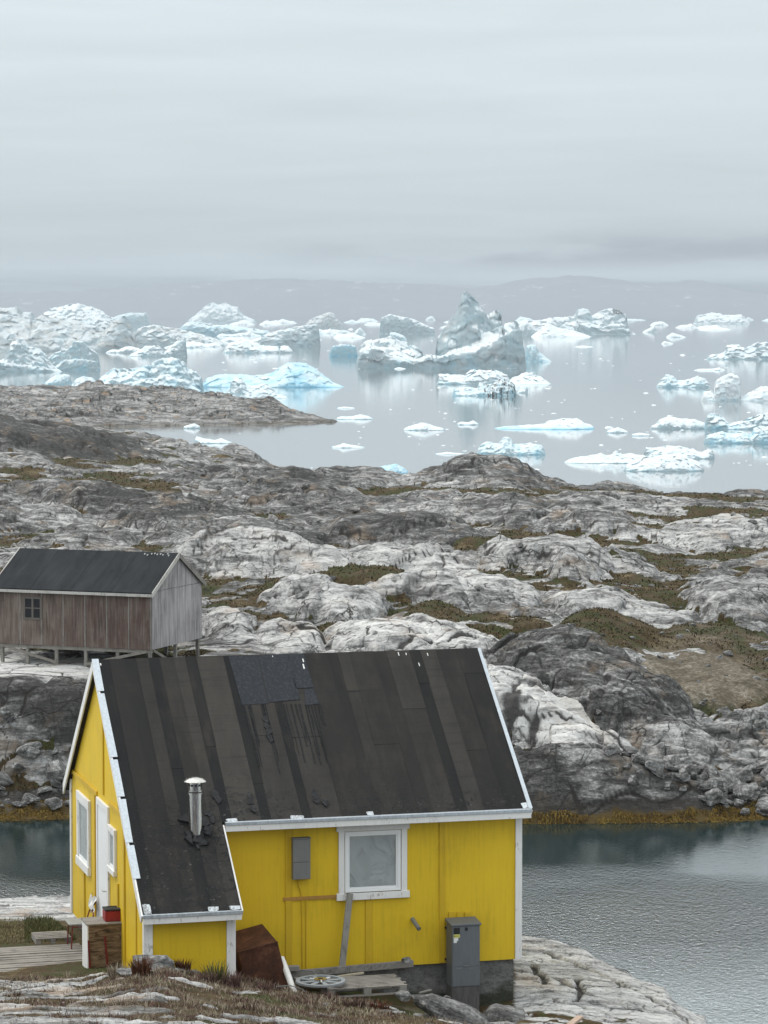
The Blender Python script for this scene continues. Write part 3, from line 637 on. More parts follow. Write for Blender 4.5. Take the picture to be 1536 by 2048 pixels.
    V = np.stack([X - cx, Y - cy, hz_], -1).reshape(-1, 3)
    bl = blue + .5 * np.exp(-np.clip(h, 0, None) / (.05 * hm + .25)) * under * 3 + .45 * fbm(xm / (S * 2.5), (ym + h) / (S * 2), seed + 10, 3)
    di = dirt + .25 * fbm(xm / (S * 2), (h * 2 + ym) / (S * 2), seed + 11, 3)
    bk = black(px, h / hm) if callable(black) else min(black, -.7) + 0 * h
    G = V.reshape(nv, n, 3); gu = np.gradient(G, axis=1); gv_ = np.gradient(G, axis=0); nn = np.cross(gu, gv_); nzv = np.abs(nn[..., 2]) / (np.linalg.norm(nn, axis=-1) + 1e-9)
    for _ in range(2): nzv[1:-1, 1:-1] = (nzv[1:-1, 1:-1] * 2 + nzv[:-2, 1:-1] + nzv[2:, 1:-1] + nzv[1:-1, :-2] + nzv[1:-1, 2:]) / 6
    snow_toplight = sstep(.40, .78, nzv + .45 * fbm(xm / (S * 1.5), (ym + h) / (S * 1.5), seed + 14, 3)) * snowy * (1 - lo) + lo  # whitens flats as snowfall, putting lit tops and shaded faces into the ice colour
    o = mesh_np(name, V, grid_faces(nv, n, (~wet).ravel()), M_ice, smooth=True, attrs=dict(blue=bl, dirt=di, black=bk, snow_toplight=snow_toplight))
    o.location = (cx, cy, 0)
    tag(o, label, cat, group)
    return o
I, FL = 'iceberg', 'ice floe'
# --- the great berg in the middle
berg('iceberg', 'largest central iceberg with a pointed blue spire behind a long grey scalloped cliff', I, 737, [
  ([(714, 716), (716, 700), (735, 696), (750, 692), (773, 707), (800, 712), (827, 720), (853, 713), (917, 703), (945, 695), (973, 687), (1007, 670), (1037, 657), (1046, 664), (1052, 683), (1054, 727)], .0, .05, .22, .16, .6),
  ([(712, 705), (714, 698), (730, 682), (755, 676), (780, 672), (806, 682), (833, 690), (850, 700)], .16, .5, .66, 1.2, .8),
  ([(885, 714), (900, 700), (917, 691), (945, 681), (973, 668), (1000, 655), (1022, 646), (1037, 643), (1045, 655), (1053, 690)], .12, .5, .7, 1.0, .6),
  ([(872, 700), (878, 675), (900, 645), (915, 626), (923, 604), (929, 584), (936, 579), (943, 585), (951, 592), (960, 604), (967, 618), (977, 626), (992, 650), (1000, 680)], .45, .62, .85, .45, .7),
  ([(968, 680), (974, 630), (990, 621), (1003, 618), (1010, 626), (1008, 640), (1012, 680)], .6, .72, .9, .4, .6),
 ], .75, .16, .27, 0, 11, .75, lo=0, snowy=.8)
# --- left-hand crowd
berg('iceberg', 'broad tan-streaked iceberg filling the far left edge', I, 703, [
  ([(-60, 640), (-30, 622), (0, 628), (30, 632), (60, 640), (80, 628), (105, 634), (140, 640), (175, 650), (205, 655), (214, 665)], .0, .35, .7, .8, .6),
  ([(182, 700), (196, 672), (213, 652), (230, 637), (248, 633), (258, 648), (268, 672), (276, 701)], .0, .2, .45, .55, .6),
  ([(-60, 615), (0, 614), (20, 613), (30, 625), (46, 622), (58, 634)], .5, .7, .95, .5, .5)], .6, .05, .40, 0, 21, .6, snowy=.5, lo=.1)
berg('iceberg', 'pale domed iceberg rising behind the tan-streaked one at far left', I, 660, [
  ([(70, 655), (85, 625), (98, 617), (122, 612), (150, 606), (172, 610), (192, 615), (212, 628), (232, 650)], 0, .4, .9, .7, .6)], .7, .1, .08, 0, 22)
berg('iceberg', 'squarish blue-grey iceberg block behind the left-hand crowd', I, 652, [
  ([(213, 648), (228, 634), (245, 628), (262, 625), (293, 625), (300, 646)], 0, .15, .8, .25, .4)], .7, .35, .12, 0, 23, .7, snowy=.6, lo=.08)
berg('iceberg', 'wave-shaped white iceberg at the left edge with a curling blunt horn', I, 744, [
  ([(-40, 722), (-10, 724), (4, 716), (14, 700), (18, 686), (30, 676), (41, 673), (50, 684), (56, 692), (78, 698), (90, 712), (104, 732), (122, 743)], .05, .35, .8, .8, .7),
  ([(-40, 726), (0, 724), (50, 730), (90, 735), (112, 743)], 0, .05, .3, .4, .8)], .6, .2, .03, 0, 24, .8)
berg('iceberg', 'low arched white iceberg with a hollowed right end beside the wave-shaped one', I, 741, [
  ([(88, 722), (108, 704), (135, 697), (146, 682), (165, 682), (180, 696), (192, 704), (200, 712), (199, 732)], .1, .3, .8, .6, .6),
  ([(98, 738), (130, 720), (160, 716), (192, 722), (198, 738)], 0, .1, .3, .4, .8)], .6, .3, .08, 0, 25, .8)
berg('iceberg', 'low iceberg with a tall leaning white fin on its right end', I, 713, [
  ([(257, 711), (275, 700), (290, 692), (316, 690), (326, 700), (330, 711)], .0, .2, .7, .7, .6),
  ([(315, 712), (330, 702), (345, 689), (362, 676), (376, 672), (386, 675), (382, 690), (372, 711)], .15, .35, .6, .4, .5)], .6, .15, .08, 0, 26, .7)
berg('iceberg', 'long slab iceberg with a concave blue-grey underside behind the finned one', I, 671, [
  ([(350, 668), (362, 652), (378, 644), (400, 645), (430, 649), (470, 652), (510, 658), (545, 664)], .0, .2, .8, .3, .6)], .5, .45, .15, 0, 27, .7, snowy=.6, lo=.08)
berg('iceberg', 'hazy jagged iceberg standing at the left end of the far flat-topped one', I, 647, [
  ([(372, 643), (398, 622), (412, 610), (425, 604), (436, 608), (450, 606), (462, 612), (474, 612), (486, 630), (512, 641)], 0, .4, .8, .6, .6)], .6, .05, .12, 0, 28, .7, snowy=.6, lo=.08)
berg('iceberg', 'long flat-topped iceberg on the horizon left of centre', I, 640, [
  ([(470, 632), (500, 614), (525, 611), (550, 607), (590, 610), (625, 607), (680, 607), (715, 616), (745, 618), (765, 611), (800, 612), (825, 622), (840, 634)], 0, .2, .8, .5, .4)], .4, .05, 0, 0, 29, .5)
berg('iceberg', 'low tan wedge iceberg sloping down to the right of the tan-streaked one', I, 692, [
  ([(262, 676), (275, 655), (300, 650), (320, 651), (345, 655), (370, 661), (395, 667), (420, 673), (440, 682), (452, 690)], 0, .3, .8, .6, .6)], .5, .1, .36, 0, 30, .7, snowy=.6, lo=.08)
berg('iceberg', 'big tilted grey iceberg with an undercut right end left of centre', I, 693, [
  ([(518, 690), (522, 672), (535, 666), (560, 660), (590, 653), (620, 649), (660, 646), (692, 655), (700, 664), (690, 678), (668, 688), (640, 693)], 0, .2, .8, .5, .6)], .6, .12, .24, 0, 31, .7, snowy=.6, lo=.08)
berg('iceberg', 'dark grey rough iceberg hump behind the tilted one', I, 656, [
  ([(608, 652), (618, 640), (636, 632), (655, 624), (668, 626), (678, 640), (690, 652)], 0, .3, .8, .5, .6)], .7, .05, .42, 0, 32, 1.2, snowy=.6, lo=.08)
berg('iceberg', 'low white iceberg with flat snowy top and grey lump at its right end', I, 706, [
  ([(444, 704), (455, 690), (466, 683), (485, 678), (505, 684), (520, 690), (540, 691), (556, 693), (562, 704)], 0, .25, .8, .6, .6),
  ([(557, 706), (561, 692), (576, 692), (587, 704)], 0, .2, .6, .4, .5)], .7, .2, .05, 0, 33, .7)
berg('iceberg', 'small teal-bottomed iceberg touching the left end of the great berg', I, 713, [
  ([(657, 711), (664, 692), (690, 688), (712, 691), (716, 711)], 0, .12, .8, .3, .5)], .7, .6, .1, 0, 34, .7, lo=0)
berg('ice_floe', 'pair of flat white plates lying right of the leaning fin', FL, 694, [
  ([(380, 693), (398, 687), (415, 688), (432, 685), (444, 693)], 0, .3, .9, .5, .6)], .8, .2, 0, 0, 35)
berg('iceberg', 'small white iceberg at the far left of the near jagged group', I, 769, [
  ([(86, 767), (98, 758), (110, 751), (130, 747), (139, 750), (143, 768)], 0, .3, .9, .6, .6)], .8, .4, .1, 0, 36)
berg('iceberg', 'lumpy white iceberg just above the headland crest on the left', I, 786, [
  ([(128, 784), (140, 771), (150, 758), (165, 752), (182, 755), (198, 768), (212, 774), (217, 784)], 0, .3, .9, .6, .6)], .8, .35, .1, 0, 37)
berg('iceberg', 'jagged white and sea-green iceberg with a scooped right wall above the headland', I, 782, [
  ([(180, 776), (200, 752), (222, 736), (240, 739), (262, 738), (280, 733), (296, 729)], .2, .45, .8, .6, .6),
  ([(280, 762), (297, 728), (318, 717), (338, 714), (352, 716), (366, 724), (372, 736), (388, 746), (408, 758), (402, 774)], .25, .5, .85, .5, .6),
  ([(228, 780), (248, 768), (270, 760), (290, 757), (320, 753), (345, 752), (366, 757), (380, 770), (412, 788)], 0, .12, .4, .4, .8)], .7, .38, .10, 0, 38, 1.1)
berg('iceberg', 'smooth bright blue iceberg sloping to a point on the right', I, 775, [
  ([(398, 772), (402, 762), (412, 754), (430, 750), (450, 748), (490, 749), (525, 750), (545, 745), (558, 734), (574, 725), (600, 724), (612, 727), (628, 735), (650, 753), (668, 765), (690, 773)], 0, .4, .9, .75, .6)], .5, .72, -.2, 0, 39, .5)
berg('iceberg', 'small jagged white iceberg in front of the bright blue one', I, 797, [
  ([(446, 794), (453, 780), (459, 774), (462, 760), (472, 756), (482, 755), (492, 769), (505, 771), (520, 768), (532, 767), (545, 777), (552, 786), (576, 795)], 0, .35, .9, .7, .6)], .7, .3, .04, 0, 40, 1.1)
# --- centre and right
berg('iceberg', 'small pale blue iceberg against the right end of the great berg', I, 724, [
  ([(1046, 722), (1053, 692), (1062, 688), (1072, 689), (1078, 702), (1088, 710), (1104, 723)], 0, .35, .9, .7, .6)], .8, .5, 0, 0, 41, .8)
berg('iceberg', 'white slab iceberg with a grey front face left of the blue spire', I, 668, [
  ([(758, 662), (761, 636), (780, 628), (805, 633), (827, 638), (853, 650), (870, 658), (872, 667)], 0, .12, .8, .25, .5)], .7, .1, .04, 0, 42, .7, lo=0)
berg('ice_floe', 'small tilted ice block behind the low left arm of the great berg', FL, 680, [
  ([(777, 678), (780, 664), (790, 664), (806, 670), (814, 678)], 0, .3, .9, .4, .6)], .8, .4, .1, 0, 43)
berg('iceberg', 'wide low white iceberg with a brown-capped hump right of the great berg', I, 669, [
  ([(1040, 660), (1060, 642), (1100, 635), (1150, 630), (1158, 618), (1168, 615), (1178, 617), (1186, 630), (1200, 622), (1225, 617), (1240, 621), (1256, 630), (1262, 652), (1262, 668)], .15, .4, .8, .8, .6),
  ([(1150, 664), (1156, 647), (1180, 645), (1205, 655), (1222, 648), (1244, 646), (1258, 658), (1263, 668)], 0, .08, .3, .25, .5)], .5, .1, .1, lambda p, q: np.where((p > 1228) & (p < 1254) & (q > .75), .55, -.6), 44, .7)
berg('iceberg', 'white tent-shaped iceberg in front of the wide brown-capped one', I, 674, [
  ([(1062, 673), (1080, 660), (1096, 646), (1106, 649), (1120, 656), (1150, 661), (1185, 673)], 0, .4, .9, .8, .7)], .6, .12, .05, 0, 45, .5)
berg('iceberg', 'small dark streaked iceberg peeping out right of the great berg', I, 672, [
  ([(1030, 668), (1038, 650), (1054, 643), (1064, 648), (1076, 662), (1080, 671)], 0, .3, .9, .5, .6)], .8, .1, .2, .1, 46)
berg('iceberg', 'ragged white iceberg with pale low arm and dark front in centre water', I, 769, [
  ([(873, 762), (877, 748), (892, 749), (907, 750), (930, 752), (940, 742), (957, 739), (973, 742), (993, 738), (1007, 746), (1022, 752)], 0, .25, .7, .5, .6),
  ([(1005, 768), (1030, 752), (1048, 748), (1067, 746), (1090, 756), (1108, 769)], .1, .5, .9, 1.0, .6)], .6, .22, .05, 0, 47, 1.0)
berg('iceberg', 'small iceberg half blue and half black-striped in front of the ragged one', I, 792, [
  ([(905, 790), (908, 777), (933, 774), (955, 776), (960, 764), (970, 769), (983, 767), (1000, 758), (1007, 755), (1022, 762), (1032, 770), (1035, 790)], 0, .35, .9, .6, .6)], .8, .45, 0, lambda p, q: np.where(p > 968, .47, -.6), 48, 1.2)
berg('ice_floe', 'tiny hook-shaped floe right of the black-striped iceberg', FL, 786, [
  ([(1034, 785), (1040, 780), (1050, 779), (1053, 772), (1057, 772), (1056, 785)], 0, .3, .9, .5, .6)], .8, .3, 0, 0, 49)
berg('iceberg', 'hazy pale iceberg with two humps on the horizon at far right', I, 648, [
  ([(1388, 644), (1397, 629), (1424, 625), (1440, 627), (1457, 630), (1484, 628), (1502, 644)], 0, .4, .9, .6, .6)], .6, .1, 0, 0, 50)
berg('iceberg', 'ragged tan and blue iceberg at the right edge below the hazy horizon', I, 719, [
  ([(1415, 716), (1418, 710), (1440, 707), (1452, 703), (1456, 691), (1470, 690), (1480, 691), (1494, 697), (1506, 690), (1517, 686), (1540, 685), (1570, 698), (1584, 717)], 0, .3, .9, .6, .6)], .5, .2, .12, 0, 51, 1.1)
berg('ice_floe', 'long thin floe in open water below the ragged tan and blue iceberg', FL, 741, [
  ([(1388, 740), (1400, 738), (1425, 737), (1440, 735), (1452, 740)], 0, .4, .9, .6, .6)], .6, .2, 0, 0, 52)
berg('iceberg', 'crumbly blue-white iceberg with three knobs left of the tilted block', I, 775, [
  ([(1314, 773), (1322, 761), (1334, 748), (1342, 749), (1350, 753), (1357, 761), (1370, 759), (1381, 757), (1397, 751), (1414, 758), (1424, 773)], 0, .35, .9, .6, .6)], .6, .38, .06, 0, 53, 1.1)
berg('iceberg', 'tilted grey-white block iceberg standing on one corner at the right', I, 802, [
  ([(1431, 799), (1432, 763), (1444, 753), (1464, 745), (1481, 752), (1500, 747), (1517, 747), (1520, 753), (1506, 772), (1492, 788), (1484, 800)], .1, .3, .7, .3, .5),
  ([(1406, 797), (1412, 782), (1428, 781), (1440, 797)], .1, .35, .8, .5, .6),
  ([(1478, 798), (1498, 788), (1513, 778), (1527, 771), (1548, 773), (1566, 798)], .0, .3, .8, .6, .6)], .6, .15, .16, 0, 54, .8, lo=.6)
berg('iceberg', 'rounded white iceberg like a loaf left of the dirty green one', I, 858, [
  ([(1303, 851), (1313, 848), (1322, 838), (1340, 832), (1360, 837), (1392, 838), (1412, 845), (1422, 856)], 0, .3, .9, .5, .6)], .6, .15, -.1, 0, 55, .5)
berg('iceberg', 'dirty green-tinged iceberg with a dip in the middle at the right edge', I, 859, [
  ([(1411, 846), (1416, 828), (1434, 827), (1452, 836), (1462, 848), (1490, 841), (1514, 832), (1538, 822), (1570, 830), (1595, 856)], 0, .3, .9, .5, .6)], .5, .35, .2, 0, 56, 1.1)
berg('iceberg', 'pale blue low iceberg nearest the right edge below the dirty green one', I, 887, [
  ([(1410, 883), (1412, 873), (1424, 867), (1447, 862), (1471, 867), (1481, 863), (1494, 865), (1506, 869), (1510, 858), (1524, 852), (1545, 853), (1585, 883)], 0, .3, .9, .5, .6)], .5, .45, -.1, 0, 57, .8)
berg('iceberg', 'long thin plate iceberg with a dark teal underside right of centre', I, 859, [
  ([(988, 856), (1010, 853), (1040, 851), (1060, 849), (1090, 848), (1102, 840), (1130, 837), (1156, 836), (1172, 845), (1193, 851)], 0, .5, .95, .8, .6)], .5, .12, -.1, 0, 58, .5, under=.8)
berg('iceberg', 'small pale blue iceberg with rounded turrets in the near water', I, 910, [
  ([(953, 907), (957, 895), (962, 889), (974, 882), (986, 884), (998, 886), (1006, 875), (1016, 872), (1024, 877), (1029, 888), (1060, 885), (1086, 889), (1094, 907)], 0, .35, .9, .6, .6)], .6, .42, -.1, 0, 59, .8)
berg('iceberg', 'back piece of the nearest white iceberg trio with a grey right flank', I, 918, [
  ([(1289, 904), (1294, 894), (1307, 896), (1341, 890), (1361, 892), (1384, 897), (1407, 905), (1421, 897), (1432, 904), (1434, 915)], 0, .4, .9, .6, .6)], .5, .18, .08, 0, 60, .7)
berg('iceberg', 'low spreading left piece of the nearest white iceberg trio', I, 927, [
  ([(1130, 923), (1157, 914), (1180, 912), (1198, 908), (1204, 904), (1214, 910), (1226, 909), (1234, 900), (1247, 908), (1277, 907), (1304, 914)], 0, .4, .95, .8, .6)], .5, .2, -.1, 0, 61, .7)
berg('iceberg', 'rounded front piece of the nearest white iceberg trio', I, 943, [
  ([(1250, 935), (1264, 923), (1291, 913), (1317, 910), (1357, 908), (1377, 912), (1401, 923), (1413, 932), (1413, 942)], 0, .45, .95, .7, .6)], .5, .16, -.1, 0, 62, .6)
for base, pts, lab, bl in (
  (861, [(807, 857), (820, 852), (832, 848), (850, 845), (868, 851), (890, 857)], 'flat white floe with a low peak left of the long thin plate', .2),
  (850, [(914, 847), (922, 843), (938, 844), (947, 840), (959, 848)], 'small snowy floe above the long thin plate', .2),
  (839, [(672, 836), (682, 832), (700, 833), (720, 829), (735, 831), (746, 836)], 'low white floe just off the tip of the headland', .2),
  (817, [(674, 815), (688, 813), (710, 815)], 'thin sliver of ice above the headland tip', .2),
  (857, [(366, 853), (376, 849), (388, 846), (400, 852)], 'tiny white floe tucked against the headland shore', .2),
  (887, [(386, 882), (392, 872), (404, 876), (430, 880), (440, 876), (450, 880), (464, 885)], 'bone-shaped white floe in the little bay', .25),
  (915, [(438, 909), (452, 901), (470, 894), (488, 889), (496, 892), (492, 903), (478, 913)], 'blue undercut floe by the shore of the little bay', .55),
  (896, [(662, 893), (678, 890), (686, 885), (700, 889), (730, 894)], 'pointed flat floe alone in the middle of the bay', .2),
  (909, [(870, 907), (895, 904), (930, 907)], 'very thin floe left of the turreted blue iceberg', .15),
  (950, [(734, 946), (750, 937), (766, 931), (792, 927), (806, 934), (818, 944)], 'turquoise floe half hidden behind the rocky crest', .75),
  (866, [(1214, 862), (1226, 857), (1238, 854), (1258, 863)], 'little white floe right of the long thin plate', .2),
  (872, [(1264, 868), (1280, 865), (1302, 868)], 'two-part thin floe below the loaf-shaped iceberg', .2),
  (675, [(1332, 673), (1345, 665), (1362, 670), (1372, 674)], 'small white floe in the far open water at right', .2),
  (665, [(1285, 663), (1300, 655), (1308, 650), (1314, 662)], 'small grey peaked floe in the hazy far water', .1),
  (660, [(1398, 658), (1430, 654), (1462, 658)], 'long white strip of ice under the hazy two-humped iceberg', .1),
  (688, [(1322, 687), (1328, 682), (1346, 686)], 'tiny dark-tipped floe in the far open water', .1),
  (694, [(1150, 693), (1165, 691), (1186, 693)], 'thin floe in the reflection below the tent-shaped iceberg', .1),
  (602 + 136, [(788, 737), (798, 734), (812, 737)], 'small floe touching the foot of the grey scalloped cliff', .1)):
    berg('ice_floe', lab, FL, base, [(pts, 0, .4, .95, .6, .6)], .6, bl, -.1, 0, 70 + base % 37, .7)
rr = random.Random(5)
for k in range(58):                                    # the pack that closes the horizon
    b = rr.choice((638, 640, 642, 645, 649, 654)) + rr.random() * 3; x = rr.uniform(-120, 1660)
    if 500 < x < 840 and b < 641: b += 6
    big = (b - 630) ; wpx = rr.uniform(16, 60) * (1.2 if x > 840 else 1); hp = rr.uniform(3, 10) + (3 if rr.random() < .25 else 0)
    n = rr.randint(4, 7); pts = [(x + wpx * i / n, b - 1 - hp * math.sin(math.pi * (i + .5) / (n + 1)) * rr.uniform(.45, 1.1)) for i in range(n + 1)]
    pts[0] = (x, b - 1); pts[-1] = (x + wpx, b - 1)
    berg('iceberg', 'small pale iceberg in the hazy pack along the horizon', I, b, [(pts, 0, .35, .9, .5, .6)], .8, rr.uniform(0, .4), rr.uniform(-.1, .25), 0, 200 + k, 1.0, group='small icebergs packed along the horizon', res=.7)
rr = random.Random(33)
for k in range(30):                                    # the crowd between the big ones on the left
    b = rr.uniform(652, 706); x = rr.uniform(-80, 740)
    if b > 690 and x > 420: b -= 25
    wpx = rr.uniform(22, 70) * (b - 600) / 75; hp = rr.uniform(5, 15) * (b - 600) / 75
    n = rr.randint(5, 8); pts = [(x + wpx * i / n, b - 1 - hp * math.sin(math.pi * (i + .5) / (n + 1)) * rr.uniform(.4, 1.1)) for i in range(n + 1)]; pts[0] = (x, b - 1); pts[-1] = (x + wpx, b - 1)
    berg('iceberg', 'low white iceberg wedged in the crowded left half of the pack', I, b, [(pts, 0, rr.uniform(.15, .45), .9, rr.uniform(.35, .8), .6)], .7, rr.uniform(0, .35), rr.uniform(-.1, .25), 0, 300 + k, .9, group='low icebergs crowding the left half of the fjord', snowy=rr.uniform(.5, 1))
rr = random.Random(9); bits = []
for k in range(10):
    wb = rr.uniform(.5, 1); q = np.linspace(-1, 1, 7); gx, gy = np.meshgrid(q, q); s = np.clip(1 - gx ** 2 - gy ** 2 * 1.1, 0, 1)
    hh = s ** .6 * (.10 + .13 * np.array([[rr.random() for _ in q] for _ in q])) * wb
    bits.append(mesh_np('ice_fragment', np.stack([gx * .5, gy * .4, np.where(hh > .01, hh, -.05)], -1).reshape(-1, 3), grid_faces(7, 7), M_ice, smooth=True, attrs=dict(blue=np.full(49, .2), dirt=np.full(49, -.2), black=np.full(49, -.6), snow_toplight=np.full(49, .8))))
first = set()
for k in range(230):
    y = 630 + 28 + 300 * rr.random() ** 1.35; x = rr.uniform(250, 1600)
    if y > 800 and x < 700 and k % 3: x = rr.uniform(700, 1600)
    p = hz(x, y, 0)
    if p[1] < 345 or (x < 720 and p[1] < 720 and not (x > 420 and p[1] < 470)): continue
    i = k % 10; o = bits[i] if i not in first else bits[i].copy()
    if i in first: C.objects.link(o)
    first.add(i)
    s = rr.choice((3, 4, 5, 6, 8, 11)) * p[1] / FOC * rr.uniform(.7, 1.4); o.location = (p[0], p[1], 0); o.rotation_euler = (0, 0, rr.uniform(0, 6)); o.scale = (s * 1.3, s, s * rr.uniform(.6, 1.3))
    tag(o, 'tiny fragment of drift ice floating in the open fjord', 'ice fragment', 'tiny ice fragments scattered over the fjord')

# ================================================================== MATERIALS OF THE BUILDINGS
def paint(name, c, wear=.3, under=(.30, .27, .22), grain=(22, 22, 1.2), rough=.6, var=.14):
    m = Mat(name, rough, .35)
    v = m.map(grain); n = m.noise(1.0, 8, .6, v); b = m.noise(1.1, 5, .6); f = m.noise(30, 6, .7, m.map((1, 1, .25)))
    dk = tuple(x * (1 - var * 1.6) for x in c); lt = tuple(min(1, x * (1 + var * .5)) for x in c)
    col = m.ramp(m.math('ADD', m.math('MULTIPLY', n, .45), m.math('MULTIPLY', b, .55)), [(.34, dk), (.5, c), (.68, lt)])
    chip = m.rng(m.math('ADD', m.math('MULTIPLY', f, .6), m.math('MULTIPLY', m.noise(3.1, 5, .6), .5)), .70 - wear * .18, .74 - wear * .16)
    col = m.mix(m.math('MULTIPLY', chip, .75), col, under)
    m.col(col); m.bump(m.math('ADD', n, m.math('MULTIPLY', f, .4)), .25, .01); return m.m
M_yellow = paint('yellow_paint', (.68, .455, .013), .12, (.46, .30, .04), var=.13)
M_ybat = paint('yellow_trim_paint', (.58, .375, .013), .2, (.42, .30, .04), var=.12)
M_white = paint('white_trim_paint', (.74, .73, .70), .42, (.34, .31, .27), var=.10)
M_whitepl = paint('white_frame_paint', (.80, .80, .79), .0, (.6, .6, .58), var=.04, rough=.4)
M_wood = paint('weathered_grey_wood', (.235, .215, .19), .5, (.07, .06, .05), (5, 40, 30), .85, .4)
M_woodz = paint('weathered_grey_post', (.24, .225, .20), .5, (.07, .06, .05), (40, 40, 3), .85, .4)
def metal(name, c, rough=.35, met=1.0, var=.2):
    m = Mat(name, rough, .5); m.b.inputs['Metallic'].default_value = met
    n = m.noise(6, 6, .6, m.map((4, 4, .6))); m.col(m.ramp(n, [(.35, tuple(x * (1 - var) for x in c)), (.65, tuple(min(1, x * (1 + var * .4)) for x in c))]))
    m.L.new(m.rng(n, .3, .7, rough * .7, rough * 1.4), m.b.inputs['Roughness']); return m.m
M_steel = metal('stainless_steel', (.62, .59, .54), .22)
M_zinc = metal('zinc_flashing', (.50, .54, .57), .5, .65)
M_greybox = metal('grey_enamel', (.125, .135, .145), .5, 0, .12)
M_greybox2 = metal('grey_plastic', (.17, .17, .165), .6, 0, .1)
M_black = metal('black_rubber', (.012, .012, .013), .7, 0)
M_redmetal = metal('red_paint', (.28, .012, .012), .5, 0, .3)
M_redtube = metal('dull_red_tube', (.17, .016, .014), .5, 0, .3)
M_pipe = metal('white_plastic', (.74, .72, .68), .5, 0, .1)
M_grplastic = metal('grey_drum_plastic', (.27, .29, .30), .6, 0, .2)
M_cable = metal('grey_cable', (.2, .2, .19), .7, 0)
def glass_mat():
    m = Mat('window_glass', .04, .5); m.col((.02, .022, .024)); m.b.inputs['Alpha'].default_value = .16
    return m.m
M_glass = glass_mat()
mc = Mat('grey_curtain', .95, .1)
_w = mc.noise(1.6, 4, .5, mc.map((1.5, 1, 1.1), (0, R(38), 0)), 1.2)
mc.col(mc.ramp(_w, [(.3, (.52, .56, .55)), (.5, (.62, .66, .65)), (.7, (.68, .72, .71))])); mc.bump(_w, .8, .1); M_curtain = mc.m  # fold shading put into the cloth colour, with matching bump
def felt(name, a, b):
    m = Mat(name, .9, .3)
    g = m.noise(55, 4, .8); n = m.noise(1.1, 8, .68, m.map((2.4, .7, .7))); t = m.attr('tone'); bl = m.noise(.8, 4, .6)
    f = m.math('ADD', m.math('MULTIPLY', t, .62), m.math('ADD', m.math('MULTIPLY', n, .42), m.math('MULTIPLY', g, .24)))
    col = m.ramp(f, [(.34, a), (.56, tuple((x + y) * .34 for x, y in zip(a, b))), (.82, b)])
    col = m.mix(m.rng(m.math('MULTIPLY', m.noise(1.4, 6, .6, m.map((3, .5, .5))), bl), .29, .40, 0, .35), col, (.050, .042, .033))
    # bitumen gone glossy and scabby near the foot of the slope
    z = m.sepz(2); sc = m.noise(7, 8, .7, None, 1.0)
    k = m.math('MULTIPLY', m.rng(sc, .53, .58), m.rng(m.math('ADD', z, m.math('MULTIPLY_ADD', bl, 1.6, -.8)), 9.75, 9.1))
    col = m.mix(m.math('MULTIPLY', k, .85), col, (.010, .010, .011))
    k2 = m.math('MULTIPLY', m.rng(m.noise(13, 6, .7), .62, .66), m.rng(m.math('ADD', z, m.math('MULTIPLY_ADD', bl, 1.6, -.8)), 9.6, 9.0))
    col = m.mix(m.math('MULTIPLY', k2, .5), col, (.16, .155, .15))
    # rows of horizontal wear
    ww = m.noise(1.0, 7, .65, m.map((.7, 9, 9))); col = m.mix(m.rng(ww, .52, .72, 0, .55), col, (.012, .012, .013))
    m.col(col); m.bump(m.math('ADD', g, m.math('MULTIPLY', k, 1.5)), .5, .012); return m.m
M_felt = felt('roofing_felt', (.005, .0052, .006), (.048, .043, .037))
M_scab = metal('bitumen_scab', (.012, .0125, .014), .85, 0, .3)
M_patch = metal('new_felt', (.015, .0185, .024), .85, 0, .25)
def concrete():
    m = Mat('rough_concrete', .95, .2); n = m.noise(2.2, 9, .7, m.map((1, 1, 2.2))); f = m.noise(16, 7, .7)
    c = m.ramp(m.math('ADD', m.math('MULTIPLY', n, .6), m.math('MULTIPLY', f, .4)), [(.36, (.075, .074, .07)), (.5, (.17, .168, .16)), (.66, (.27, .268, .255))])
    z = m.math('ADD', m.sepz(2), m.math('MULTIPLY_ADD', n, .8, -.4)); c = m.mix(m.rng(z, 5.95, 5.72, 0, .85), c, (.035, .04, .022))
    m.col(c); m.bump(m.math('ADD', n, f), .8, .04); return m.m
M_conc = concrete()
def rust():
    m = Mat('rusty_steel', .75, .3); n = m.noise(3.2, 9, .68); f = m.noise(22, 7, .7); n2 = m.noise(1.4, 5, .6)
    c = m.ramp(m.math('ADD', m.math('MULTIPLY', n, .65), m.math('MULTIPLY', f, .35)), [(.36, (.022, .009, .006)), (.5, (.070, .024, .011)), (.62, (.135, .055, .027)), (.75, (.20, .12, .085))])
    c = m.mix(m.rng(n2, .55, .7, 0, .5), c, (.05, .017, .010)); m.col(c); m.bump(m.math('ADD', n, f), .5, .01); return m.m
M_rust = rust()
def plywood():
    m = Mat('stained_plywood', .85, .2); v = m.map((3.2, 3, 13), (0, R(6), 0)); n = m.noise(1.0, 7, .62, v, 1.6)
    m.col(m.ramp(n, [(.35, (.045, .030, .018)), (.48, (.16, .105, .062)), (.62, (.27, .19, .12))])); m.bump(n, .3, .01); return m.m
M_ply = plywood()

